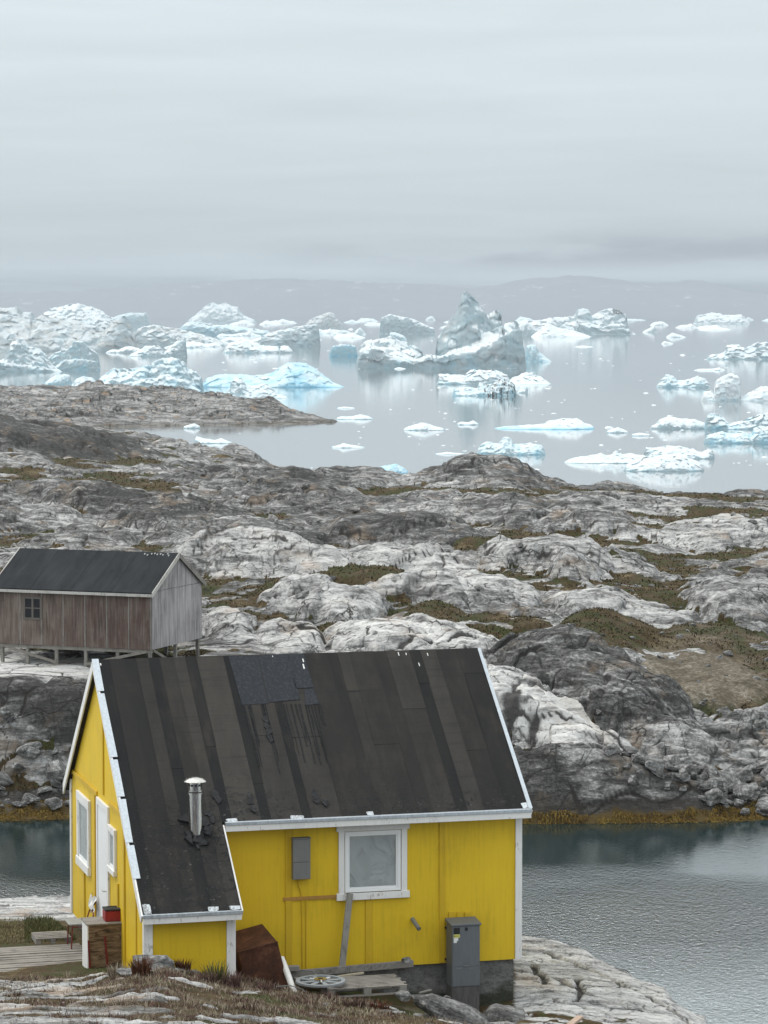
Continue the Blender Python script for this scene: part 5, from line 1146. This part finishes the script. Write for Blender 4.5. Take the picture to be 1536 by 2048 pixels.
# ---- rusty tank
P0 = pw(476, 1906, -1.15); e1 = UA * math.cos(R(13)) + np.array([0, 0, math.sin(R(13))]) - UB * .05; e3 = -UA * math.sin(R(13)) + np.array([0, 0, math.cos(R(13))]) + UB * .06; e2 = UB * .95 + np.array([0, 0, .14]) - UA * .06
w1_, h1_ = .715, .80
org = P0 - e3 * h1_
tk = tag(empty('rusty_steel_box', tuple(org), 0), 'rusty brown steel box tipped on its edge beside the house extension', 'steel box')
def tl(a, c, h): return tuple(e1 * a + e2 * c + e3 * h)
MB().hexa([tl(0, 0, -.05), tl(w1_, 0, -.05), tl(w1_, 1, -.05), tl(0, 1, -.05), tl(0, 0, h1_), tl(w1_, 0, h1_), tl(w1_, 1, h1_), tl(0, 1, h1_)]).build('box_shell', M_rust, tk, .012)
b = MB()
for a, c, d in ((0, 0, 1), (0, 1, 0)): pass
b.beam(tl(0, -.006, h1_ + .006), tl(w1_, -.006, h1_ + .006), .03, .02).build('folded_rim', M_rust, tk)
# ---- white pipe
p0 = pw(563, 1917, -.95); p1 = pw(591, 1991, -1.75); d = (p1 - p0)
tag(MB().tube([p0, p0 + d * .35 + np.array([0, 0, .01]), p0 + d * .7, p1], .055, 16, False).tube([p0 + d * .003, p1 - d * .003], .044, 16).build('plastic_pipe', M_pipe, None, 0, True), 'white plastic pipe leaning between the rusty box and the pallet', 'pipe')
# ---- leaning plank and planks on the ground
a = pw(700, 1787, -.13); c = pw(684, 1935, -.30)
tag(MB().beam(a, c, .115, .03, tuple(UB)).build('leaning_plank', M_woodz, None, .004), 'weathered grey plank leaning upright under the front window', 'plank')
ax, ay = pw(575, 1949, -.42), pw(826, 1927, -.16)
tag(MB().beam(ax, ay, .06, .125, (0, 0, 1)).build('timber_beam', M_wood, None, .006), 'long grey timber lying along the foot of the yellow front wall', 'timber')
tag(MB().beam(pw(572, 1937, -.5), pw(598, 1936, -.5), .12, .09).build('timber_block', M_wood, None, .006), 'short dark timber block at the left end of the long timber', 'timber')
tag(MB().beam(pw(676, 1953, -.75), pw(727, 1946, -.62), .055, .035).build('wooden_batten', paint('new_wood', (.42, .37, .27), .2), None, .004), 'pale yellowish batten lying on boards behind the pallet', 'plank')
tag(MB().beam(pw(590, 1958, -.85), pw(745, 1955, -.80), .16, .03).build('loose_board', M_wood, None, .004), 'wide grey board lying behind the pallet', 'plank')
tag(MB().beam(pw(600, 1966, -1.0), pw(757, 1960, -.98), .14, .028).build('loose_board', M_wood, None, .004), 'narrow grey board between the pallet and the wide board', 'plank')
# ---- pallet
pf = front(655, 1979, -1.95); pr = front(815, 1977, -1.95); zt_ = pf[2]
pal = tag(empty('wooden_pallet', tuple(wuv(pf[0], -1.95, zt_ - .16)), YAW), 'grey wooden pallet lying flat in front of the house wall', 'pallet')
pwid = pr[0] - pf[0]; pdp = .92
for k in range(9):
    v = pdp * k / 9; sk = .035 * math.sin(k * 2.3)
    MB().hexa([(sk, v, .138), (pwid - sk, v + .008, .138), (pwid - sk, v + .075, .138), (sk, v + .07, .138), (sk, v, .16), (pwid - sk, v + .008, .162), (pwid - sk, v + .075, .16), (sk, v + .07, .162)]).build('deck_board', M_wood, pal, .003)
for x in (.0, pwid / 2 - .07, pwid - .15):
    for v in (.0, pdp / 2 - .06, pdp - .13): MB().box((x + .01, v + .005, .022), (x + .14, v + .12, .137)).build('block', M_woodz, pal, .004)
for v in (.0, pdp / 2 - .05, pdp - .11): MB().box((0, v, 0), (pwid, v + .10, .021)).build('runner', M_wood, pal, .003)
# ---- drum flange
fc = pw(641, 1964, -1.62); fz_ = max(fc[2], zt_ + .02)
drum = tag(empty('cable_drum', (fc[0], fc[1], fz_), R(20)), 'flat grey spoked cable drum lying on the left end of the pallet', 'cable drum')
def annulus(r0, r1, z0, z1, n=36):
    V = []; F = []
    for k in range(n):
        a = 6.28318 * k / n
        for r, z in ((r0, z0), (r1, z0), (r1, z1), (r0, z1)): V.append((r * math.cos(a), r * math.sin(a), z))
    for k in range(n):
        i = 4 * k; j = 4 * ((k + 1) % n); F += [[i + t, i + (t + 1) % 4, j + (t + 1) % 4, j + t] for t in range(4)]
    return V, F
MB().poly(*annulus(.36, .43, 0, .035)).build('rim', M_grplastic, drum)
for k in range(8):
    a = 6.28318 * k / 8; MB().beam((.09 * math.cos(a), .09 * math.sin(a), .018), (.37 * math.cos(a), .37 * math.sin(a), .018), .075, .02).build('spoke', M_grplastic, drum, .003)
MB().poly(*annulus(.05, .11, -.02, .06, 20)).build('hub', M_steel, drum)
for k in range(3): a = 2.094 * k + .3; MB().tube([(.05 * math.cos(a), .05 * math.sin(a), .05), (.2 * math.cos(a), .2 * math.sin(a), .045)], .012, 6).build('bolt_rod', M_pipe, drum)
q = [pw(600, 1940, -.55), pw(625, 1942, -.62), pw(635, 1955, -.9) + np.array([0, 0, .02]), pw(637, 1964, -1.2)]
tag(MB().tube(q, .013, 8).build('cable', M_cable, None, 0, True), 'grey cable curving from the timber to the cable drum', 'cable')
q = [pw(540, 1985, -2.0), pw(553, 1973, -1.8), pw(580, 1971, -1.7), pw(604, 1978, -1.8), pw(611, 1984, -1.9)]
tag(MB().tube(q, .009, 8).build('cable', M_cable, None, 0, True), 'thin bent cable looping in front of the rusty box', 'cable')
# ---- deck of weathered boards
dz = 6.36
c00 = toloc(hz(80, 1964, dz)); c01 = toloc(hz(80, 1889, dz)); v0_, v1_ = c00[1], c01[1]
deck = tag(empty('wooden_deck', tuple(wuv(-4.62, v0_, dz)), YAW), 'low deck of worn grey boards beside the yellow gable', 'deck')
nb = 17; st_ = (v1_ - v0_) / nb; rr = random.Random(7)
for k in range(nb):
    brk = -2.05 - .06 * k + rr.uniform(-.02, .02); z = rr.uniform(-.008, .008); y0 = k * st_
    for a, c in ((-5.2, brk - .01), (brk + .01, rr.uniform(-.12, -.02))):
        t = rr.uniform(-.012, .012); MB().hexa([(a, y0 + t, -.03 + z), (c, y0, -.03 + z), (c, y0 + st_ * .74, -.03 + z), (a, y0 + st_ * .74 + t, -.03 + z), (a, y0 + t, z), (c, y0, z), (c, y0 + st_ * .74, z), (a, y0 + st_ * .74 + t, z)]).build('deck_board', M_wood, deck, .003)
for x in (-5, -3.7, -2.2, -1.1, -.25): MB().box((x - .05, .05, -.30), (x + .05, v1_ - v0_ - .05, -.042)).build('joist', M_wood, deck)
pb = hz(108, 1888, dz); sp = tag(empty('small_pallet', tuple(pb), YAW), 'small grey pallet lying in the grass behind the deck', 'pallet')
for k in range(5): MB().box((-.33, .02 + k * .13, .09), (.33, .11 + k * .13, .11)).build('deck_board', M_wood, sp, .003)
for x in (-.33, -.05, .24): MB().box((x, .02, .0), (x + .09, .62, .089)).build('runner', M_wood, sp, .003)
# ---- plywood locker
bf = front(175, 1950, .78); zt2 = front(175, 1848, .78)[2]; bw = front(246, 1900, .78)[0] - bf[0]
zb = bf[2]; hb_ = zt2 - zb
lk = tag(empty('plywood_cabinet', tuple(wuv(bf[0], .78, zb)), YAW), 'stained plywood box with pale side standing by the yellow gable', 'wooden box')
MB().box((.022, .012, .02), (bw - .02, .55, hb_ - .03)).build('carcass', M_ply, lk)
MB().box((.025, 0, .0), (bw - .022, .0115, hb_ - .031)).build('front_panel', M_ply, lk)
MB().box((0, -.006, -.1), (.0215, .56, hb_ - .03)).build('side_panel', M_white, lk, .003)
MB().box((-.015, -.03, hb_ - .029), (bw - .0, .60, hb_)).build('top', M_wood, lk, .004)
MB().beam((.05, -.018, 0), (.02, -.014, .62), .035, .012, (0, 1, 0)).build('red_slat', M_redtube, lk)
MB().beam((.37, -.018, .02), (.31, -.014, .68), .04, .012, (0, 1, 0)).build('red_slat', M_redtube, lk)
rb = tag(empty('red_container', tuple(wuv(bf[0] + bw - .30, .86, zt2)), YAW), 'small red metal box with black lid on top of the plywood box', 'box')
MB().box((0, 0, .001), (.285, .30, .19)).build('box_body', M_redmetal, rb, .012)
MB().box((-.006, -.006, .191), (.291, .306, .225)).build('lid', M_black, rb, .008)
MB().tube([(.06, .15, .224), (.07, .15, .25), (.21, .15, .25), (.22, .15, .224)], .008, 6).build('handle', M_black, rb)
# ---- chair with red legs
f1_ = hz(135, 1888, dz); f2_ = hz(143, 1898, dz)
cc = (f1_ + f2_) / 2; dv = UA * .0
ch = tag(empty('red_chair', tuple(cc), YAW), 'red tubular chair with grey seat and white cloth on its crossed back', 'chair')
q1, q2 = (f1_ - cc), (f2_ - cc)
loc = lambda p: (float(p @ UA), float(p @ UB), float(p[2]))
l1, l2 = loc(q1), loc(q2); cw = .36
for (a, y) in ((l1, l1[1]), (l2, l2[1])): MB().tube([(a[0], a[1], 0), (a[0] + .02, a[1], .44)], .013, 8).build('leg', M_redtube, ch, 0, True)
for y in (l1[1], l2[1]): MB().tube([(cw + .05, y, 0), (cw, y, .44), (cw + .05, y, .60)], .013, 8).build('leg', M_redtube, ch, 0, True)
MB().tube([(l1[0] + .01, l1[1], .40), (cw, l1[1], .40)], .011, 8).build('seat_rail', M_redtube, ch, 0, True); MB().tube([(l2[0] + .01, l2[1], .40), (cw, l2[1], .40)], .011, 8).build('seat_rail', M_redtube, ch, 0, True)
ya, yb = min(l1[1], l2[1]), max(l1[1], l2[1])
MB().box((min(l1[0], l2[0]) - .05, ya - .04, .441), (cw + .02, yb + .04, .47)).build('seat', metal('grey_vinyl', (.27, .27, .25), .6, 0, .2), ch, .01)
MB().tube([(cw + .05, ya, .60), (cw + .08, (ya + yb) / 2, .72), (cw + .10, yb, .86)], .014, 8).build('back_bar', M_redtube, ch, 0, True); MB().tube([(cw + .05, yb, .60), (cw + .08, (ya + yb) / 2 + .01, .73), (cw + .10, ya, .86)], .014, 8).build('back_bar', M_redtube, ch, 0, True)
V = []; n = 12
for j in range(n):
    for i in range(n):
        y = ya - .03 + (yb - ya + .06) * i / (n - 1); z = .66 + .25 * j / (n - 1) + .05 * math.sin(i * .9); V.append((cw + .04 + .025 * math.sin(i * 1.3 + j * .7) + .05 * (j / (n - 1)), y, z))
mesh_np('cloth', V, grid_faces(n, n), M_pipe, ch, True)

# ================================================================== STONES
def hull_rock(name, seed, sx, sy, sz, mat, npts=18, sub=2, rough=.06, pw_=.65):
    rg = random.Random(seed); bm = bmesh.new()
    for k in range(npts):
        z = rg.uniform(-1, 1); a = rg.uniform(0, 6.2832); r = math.sqrt(1 - z * z); q = rg.uniform(.82, 1.05)
        x, y = r * math.cos(a), r * math.sin(a); bm.verts.new((math.copysign(abs(x) ** pw_, x) * sx / 2 * q, math.copysign(abs(y) ** pw_, y) * sy / 2 * q, math.copysign(abs(z) ** pw_, z) * sz / 2 * q))
    bmesh.ops.convex_hull(bm, input=bm.verts)
    for v in [v for v in bm.verts if not v.link_faces]: bm.verts.remove(v)
    s = min(sx, sy, sz)
    bmesh.ops.bevel(bm, geom=list(bm.edges), offset=s * .05, segments=1, affect='EDGES', clamp_overlap=True)
    bmesh.ops.triangulate(bm, faces=bm.faces)
    if sub: bmesh.ops.subdivide_edges(bm, edges=list(bm.edges), cuts=sub, use_grid_fill=True)
    bm.normal_update()
    co = np.array([v.co[:] for v in bm.verts]); 
    dn = rough * s * (fbm(co[:, 0] / (s * .4) + seed, (co[:, 1] + co[:, 2]) / (s * .4), seed, 3) + .5 * fbm(co[:, 2] / (s * .12), (co[:, 0] - co[:, 1]) / (s * .3), seed + 1, 3))
    for v, d_ in zip(bm.verts, dn): v.co += v.normal * float(d_)
    me = bpy.data.meshes.new(name); bm.to_mesh(me); bm.free(); me.materials.append(mat)
    o = bpy.data.objects.new(name, me); C.objects.link(o); return o
M_stone = rock_material('loose_stone', 1.1, .15, (1, 1, 1), 1.6); M_brown = rock_material('brown_stone', .8, .5, (1, 1, 1), 2.2); M_white_st = rock_material('pale_stone', 1.3, 0)
def stone(name, label, px, py, D, w, h, dep, mat, seed, rz=0.0, ry=0.0, cat='boulder'):
    m = D / FOC; o = hull_rock(name, seed, w * m, dep, h * m, mat, 22, 3); c = at(px, py, D); o.location = tuple(c); o.rotation_euler = (0, ry, rz); return tag(o, label, cat)
stone('boulder', 'pale-capped grey boulder in front of the extension corner', 306, 1932, 49.9, 96, 52, .62, M_stone, 3, .2, .05)
stone('stone', 'small whitish angular stone leaning on the pale-capped boulder', 314, 1936, 49.4, 30, 17, .2, M_white_st, 9, .3, -.2, 'stone')
stone('stone', 'low flat pale stone left of the pale-capped boulder', 262, 1944, 49.2, 68, 16, .35, M_white_st, 12, .1, .06, 'stone')
stone('stone', 'small dark grey stone sitting on the long timber', 813, 1920, 52.75, 24, 14, .18, M_stone, 21, .4, 0, 'stone')
stone('rock_slab', 'long mossy brown rock slab with pale upper edge in front of the cabinet', 900, 2030, 49.6, 205, 66, .8, M_brown, 31, R(-6), R(20), 'rock')
stone('rock_slab', 'reddish brown broken boulder by the foundation corner', 1010, 2034, 50.6, 100, 50, .7, M_brown, 35, .2, R(8), 'rock')
stone('stone', 'grey stone at the right end of the pallet', 805, 1992, 50.9, 36, 22, .3, M_stone, 41, .5, 0, 'stone')
stone('stone', 'pale stone wedged at the foot of the electrical cabinet', 893, 1996, 51.9, 20, 14, .2, M_stone, 44, .2, .1, 'stone')
stone('stone', 'small white stone among the heather below the pallet', 650, 2012, 48.2, 14, 14, .12, M_white_st, 46, .2, .1, 'stone')
stone('stone', 'dark brown lump of turf on the bare ground in front of the extension', 435, 2000, 47.8, 24, 16, .2, M_brown, 48, .1, 0, 'turf lump')
tag(MB().beam(at(1138, 2052, 49.6), at(1160, 2034, 50.2), .12, .05, (0, 0, 1)).build('broken_plank', paint('pinkish_wood', (.42, .30, .22), .2), None, .005), 'short pinkish piece of wood on the rock at the bottom edge', 'plank')
tag(MB().tube([pw(838, 1986, -.6), pw(862, 1980, -.45)], .022, 8).build('wood_stick', M_wood, None, 0, True), 'short grey stick on the soil left of the cabinet', 'stick')
# boulders along the inlet: every one its own object, from ten shapes
proto = [hull_rock('boulder', 60 + k, 1.0, .85, .62, M_stone, 15, 2, .05) for k in range(10)]; used = set(); rr = random.Random(14)
def place(k, X, Y, s, label, group, sq=1.0, sink=.10, cat='boulder', name='boulder', mat=None):
    o = proto[k]
    if k in used: o = o.copy(); C.objects.link(o)
    used.add(k); z = float(ground_z(np.array([X]), np.array([Y]))[0])
    o.location = (X, Y, z + s * (.31 - sink) ); o.scale = (s * rr.uniform(.8, 1.5), s * rr.uniform(.8, 1.2), s * sq * rr.uniform(.7, 1.3)); o.rotation_euler = (rr.uniform(-.35, .35), rr.uniform(-.4, .4), rr.uniform(0, 6.3)); o.name = name
    return tag(o, label, cat, group)
for k in range(230):
    px = 1640 - 400 * abs(rr.gauss(0, .55)); 
    if px < 1215: px = rr.uniform(1330, 1620)
    t = (px - 1215) / 400; D = rr.uniform(106.6 + .2 * t, 109.0 + 3.6 * t); X = (px - CX) / FOC * (D + .9)
    place(k % 10, X, D, rr.choice((.25, .34, .42, .52, .68, .9)) * rr.uniform(.8, 1.15), 'angular grey boulder in the jumbled pile along the right inlet shore', 'boulders piled along the right inlet shore', 1, .02)
for k in range(34):
    px = rr.uniform(-90, 165); D = rr.uniform(106.9, 110.2); X = (px - CX) / FOC * (D + .9)
    place(k % 10, X, D, rr.choice((.25, .35, .5, .7, .95)) * rr.uniform(.8, 1.2), 'rounded grey boulder on the steep left bank above the seaweed', 'boulders on the left bank of the inlet')
for k in range(90):
    px = rr.uniform(1190, 1600); D = rr.uniform(110.5, 146); X = (px - CX) / FOC * (D + .9)
    place(k % 10, X, D, rr.choice((.16, .22, .3, .42)) * rr.uniform(.7, 1.2), 'loose grey rock scattered on the brown slope at right', 'loose rocks on the brown slope', 1, .25, 'rock', 'loose_rock')
for k in range(40):
    px = rr.uniform(150, 520); D = rr.uniform(185, 250) ; X = (px - CX) / FOC * (D + .9)
    o = place(k % 10, X, D, rr.uniform(.22, .5), 'small pale stone lying on the far mossy slope left of centre', 'pale stones on the far mossy slope', .8, .15, 'stone', 'stone')
for k in range(60):
    px = rr.uniform(380, 1560); D = rr.uniform(118, 230); X = (px - CX) / FOC * (D + .9)
    place(k % 10, X, D, rr.uniform(.25, .8), 'weathered grey rock lying among the ice-worn rock slabs', 'rocks lying on the rock slabs', .8, .25, 'rock', 'loose_rock')

# ================================================================== PLANTS
def blade_mesh(name, P, H, W, A, bend, tone, mat, rng_seed=0):
    """two-segment blades: P roots (n,3), H heights, W widths, A lean heading, bend lean amount"""
    n = len(P); dx, dy = np.cos(A), np.sin(A); px_, py_ = -dy, dx
    rows = []
    for t, wv in ((0, 1.0), (.55, .8), (1.0, .12)):
        cx = P[:, 0] + dx * bend * H * t * t; cy = P[:, 1] + dy * bend * H * t * t; cz = P[:, 2] + H * t * (1 - .3 * np.abs(bend) * t)
        for s in (-1, 1): rows.append(np.stack([cx + s * px_ * W * wv / 2, cy + s * py_ * W * wv / 2, cz], -1))
    V = np.stack(rows, 1).reshape(-1, 3); b_ = (np.arange(n) * 6)[:, None]
    F = np.concatenate([b_ + np.array([[0, 1, 3, 2]]), b_ + np.array([[2, 3, 5, 4]])], 0)
    return mesh_np(name, V, F, mat, attrs=dict(tone=np.repeat(tone, 6)))
def plant_mat(name, stops):
    m = Mat(name, .9, .1); m.col(m.ramp(m.attr('tone'), stops)); return m.m
M_dry = plant_mat('dry_grass_blades', [(0, (.10, .065, .055)), (.3, (.19, .135, .10)), (.55, (.30, .25, .18)), (.8, (.42, .37, .28)), (1, (.12, .12, .045))])
M_heath = plant_mat('heather_stems', [(0, (.045, .028, .024)), (.4, (.105, .060, .050)), (.75, (.17, .10, .085)), (1, (.085, .085, .03))])
M_dock = plant_mat('rust_leaves', [(0, (.040, .020, .014)), (.5, (.12, .045, .026)), (1, (.17, .09, .04))])
M_green = plant_mat('green_blades', [(0, (.045, .055, .020)), (.6, (.10, .105, .040)), (1, (.25, .21, .12))])
M_weed = plant_mat('bladder_wrack', [(0, (.020, .013, .006)), (.4, (.085, .050, .010)), (.75, (.115, .078, .017)), (1, (.17, .125, .035))])
g = np.random.default_rng(4)
n = 90000; Y = 42.5 + 9.6 * g.random(n) ** .9; PX = g.uniform(-60, 1010, n); X = (PX - CX) / FOC * (Y + .75)
loc_u = (X - HO[0]) * UA[0] + (Y - HO[1]) * UA[1]; loc_v = (X - HO[0]) * UB[0] + (Y - HO[1]) * UB[1]
ok = ~((loc_v > -1.62) & (loc_u > -4.45) & (loc_u < -2.84)) & ~((loc_v > -.02) & (loc_u > -4.45)) & ~((loc_v > -2.1) & (loc_u > -1.5)) & ~((loc_v > v0_ - .1) & (loc_u < -4.55))
dens = fbm(X / .8, Y / .8, 301, 3); rib = sstep(.16, .27, fbm(X / 1.5 + 3, Y / .55, 18, 3) + .14 * sstep(290, 120, PX) + .10 * sstep(46.5, 44, Y) - .25 * sstep(300, 560, PX) * sstep(900, 700, PX) * sstep(44.5, 47, Y))
ok &= (g.random(n) < np.clip(.62 + 1.2 * dens, .12, 1)) & (g.random(n) > rib * .93) & (PX < 640 + 420 * g.random(n))
X, Y, dens = X[ok], Y[ok], dens[ok]; n = len(X); z = near_z(X, Y) - .012; kind = fbm(X / .6 + 9, Y / .5, 305, 3) + .25 * g.standard_normal(n) * .6
hth = kind > .06
def sel(m, hmin, hmax, w, name, mat, lab, tone):
    k = m.sum(); return tag(blade_mesh(name, np.stack([X[m], Y[m], z[m]], -1), g.uniform(hmin, hmax, k) * (1 + 1.0 * np.clip(dens[m], -.4, .6)), g.uniform(.6, 1.3, k) * w, g.uniform(0, 6.283, k), g.uniform(.1, .9, k), tone, mat), lab, None, None, 'stuff')
sel(~hth, .03, .11, .010, 'dry_grass', M_dry, 'dry straw-coloured grass on the near ground', np.clip(g.normal(.5, .22, (~hth).sum()), 0, 1))
sel(hth, .03, .10, .013, 'heather', M_heath, 'brown heather on the near ground', np.clip(g.normal(.45, .25, hth.sum()), 0, 1))
n = 9000; PX = g.uniform(-80, 172, n); Y = g.uniform(56.1, 59.3, n); X = (PX - CX) / FOC * (Y + .75); lu = (X - HO[0]) * UA[0] + (Y - HO[1]) * UA[1]; k_ = (lu < -4.6); X, Y, PX = X[k_], Y[k_], PX[k_]; n = len(X)
tag(blade_mesh('green_grass', np.stack([X, Y, near_z(X, Y) - .01], -1), g.uniform(.04, .12, n) * (.6 + .6 * (PX > 50)), g.uniform(.008, .016, n), g.uniform(0, 6.28, n), g.uniform(.1, .7, n), np.clip(g.normal(.45, .25, n) + .5 * (PX < 50), 0, 1), M_green), 'green grass behind the deck', None, None, 'stuff')
for (px, py, wpx, hpx, D, lab, mt) in ((283, 1988, 46, 44, 48.6, 'rust-red leafy tuft alone on the bare ground below the pale-capped boulder', M_dock), (366, 1952, 36, 26, 50.1, 'small rust-red tuft right of the pale-capped boulder', M_dock), (432, 1968, 60, 42, 49.6, 'tall straw and green grass tuft under the yellow extension', M_green), (462, 1978, 44, 34, 49.3, 'dark heather tuft at the white corner board of the extension', M_heath), (416, 1985, 40, 24, 48.8, 'low dark brown tuft below the straw tuft', M_heath),
        (758, 2030, 46, 30, 48.9, 'rust-red tuft on the pale rock below the pallet', M_dock), (655, 2000, 50, 24, 49.2, 'low brown heather tuft in front of the pallet', M_heath), (710, 2018, 56, 26, 48.6, 'wide brown heather tuft between the rust-red tuft and the pallet', M_heath), (240, 1952, 60, 26, 49.4, 'dry stalky tuft in front of the plywood box', M_dry), (520, 1985, 60, 24, 49.2, 'mauve-brown heather tuft below the rusty box', M_heath)):
    m_ = D / FOC; k = 150; c = at(px, py, D); zz_ = nz(c); th = g.uniform(0, 6.28, k); r_ = np.sqrt(g.random(k)) * wpx * m_ * .42
    P = np.stack([c[0] + r_ * np.cos(th), c[1] + r_ * np.sin(th) * .8, np.full(k, zz_ - .02)], -1)
    o = blade_mesh('grass_tuft', P - np.array([c[0], c[1], zz_]), g.uniform(.55, 1.1, k) * hpx * m_, g.uniform(.010, .024, k) * (1.2 if mt is M_dock else .8), th + g.normal(0, .6, k), g.uniform(.1, .6, k), np.clip(g.normal(.5, .28, k), 0, 1), mt)
    o.location = (c[0], c[1], zz_); tag(o, lab, 'plant')
# wrack hanging on the tidal rocks
n = 60000; PX = g.uniform(-120, 1700, n); Y = g.uniform(104.2, 109.5, n); X = (PX - CX) / FOC * (Y + .95); z = ground_z(X, Y); top = .36 + .55 * fbm(X / 1.1, Y / 1.1, 401, 4)
k_ = (z > -.05) & (z < top) & (fbm(X / 1.0, Y / .8, 403, 3) > -.22) & ((PX < 190) | (PX > 990)); X, Y, z = X[k_], Y[k_], z[k_]; n = len(X); ln = g.uniform(.06, .22, n)
dirn = np.pi * 1.5 + g.normal(0, 1.0, n); V = []
dx, dy = np.cos(dirn), np.sin(dirn); W = g.uniform(.025, .06, n)
rows = []
for t, lf in ((0, .02), (.45, .035), (1.0, -.20)):
    cx = X + dx * ln * t; cy = Y + dy * ln * t; cz = np.maximum(z + lf * (ln / .3) + .02, .015)
    for s in (-1, 1): rows.append(np.stack([cx + s * W / 2 * (1 - .6 * t), cy, cz + s * .004], -1))
V = np.stack(rows, 1).reshape(-1, 3); b_ = (np.arange(n) * 6)[:, None]
tag(mesh_np('seaweed', V, np.concatenate([b_ + np.array([[0, 1, 3, 2]]), b_ + np.array([[2, 3, 5, 4]])], 0), M_weed, attrs=dict(tone=np.repeat(np.clip(g.normal(.5, .2, n) + .5 * fbm(X / .7, Y / .7, 402, 2), 0, 1), 6))), 'golden brown seaweed hanging along the inlet shore', None, None, 'stuff')

# low heath on the far land: crowberry, moss cushions and sedge standing up from the hollows
g = np.random.default_rng(11)
ii, jj = np.where(far_moss > .55); wgt = 1 / np.maximum(far_Y[ii], 100) ** 1.0; q = g.choice(len(ii), 120000, p=wgt / wgt.sum()); ii, jj = ii[q], jj[q]
Y = far_Y[ii] + g.uniform(-.06, .06, len(q)) * (far_Y[ii] / 110) ** 2; PX = far_px[jj] + g.uniform(-1.2, 1.2, len(q)); X = (PX - CX) / FOC * Y; z = far_h[ii, jj]
ok = (Y < 262) & (fbm(X / 1.1, Y / 1.3, 501, 3) > -.12); X, Y, z = X[ok], Y[ok], z[ok]; n = len(X); sc_h = (Y / 120) ** .7
M_low = plant_mat('low_heath_leaves', [(0, (.026, .028, .010)), (.3, (.042, .043, .013)), (.5, (.050, .030, .013)), (.72, (.085, .058, .026)), (1, (.20, .16, .085))])
tag(blade_mesh('heath', np.stack([X, Y, z - .03], -1), g.uniform(.04, .13, n) * sc_h, g.uniform(.03, .08, n) * sc_h, g.uniform(0, 6.28, n), g.uniform(.2, 1.2, n), np.clip(g.normal(.45, .2, n) + .5 * fbm(X / 2.5, Y / 4, 502, 2), 0, 1), M_low), 'low brown and olive heath in the hollows of the rock', None, None, 'stuff')

# ------------------------------------------------------------------ the air
hb = MB().box((-9500, -80, -4), (9500, 12000, 175))
hm_ = bpy.data.materials.new('damp_air'); hm_.use_nodes = True
for n in list(hm_.node_tree.nodes):
    if n.type != 'OUTPUT_MATERIAL': hm_.node_tree.nodes.remove(n)
pv = hm_.node_tree.nodes.new('ShaderNodeVolumePrincipled'); pv.inputs['Color'].default_value = (.72, .785, .83, 1); pv.inputs['Density'].default_value = 8e-5; pv.inputs['Anisotropy'].default_value = 0.2
hm_.node_tree.links.new(pv.outputs[0], [n for n in hm_.node_tree.nodes if n.type == 'OUTPUT_MATERIAL'][0].inputs['Volume'])
tag(hb.build('haze', hm_), kind='stuff')
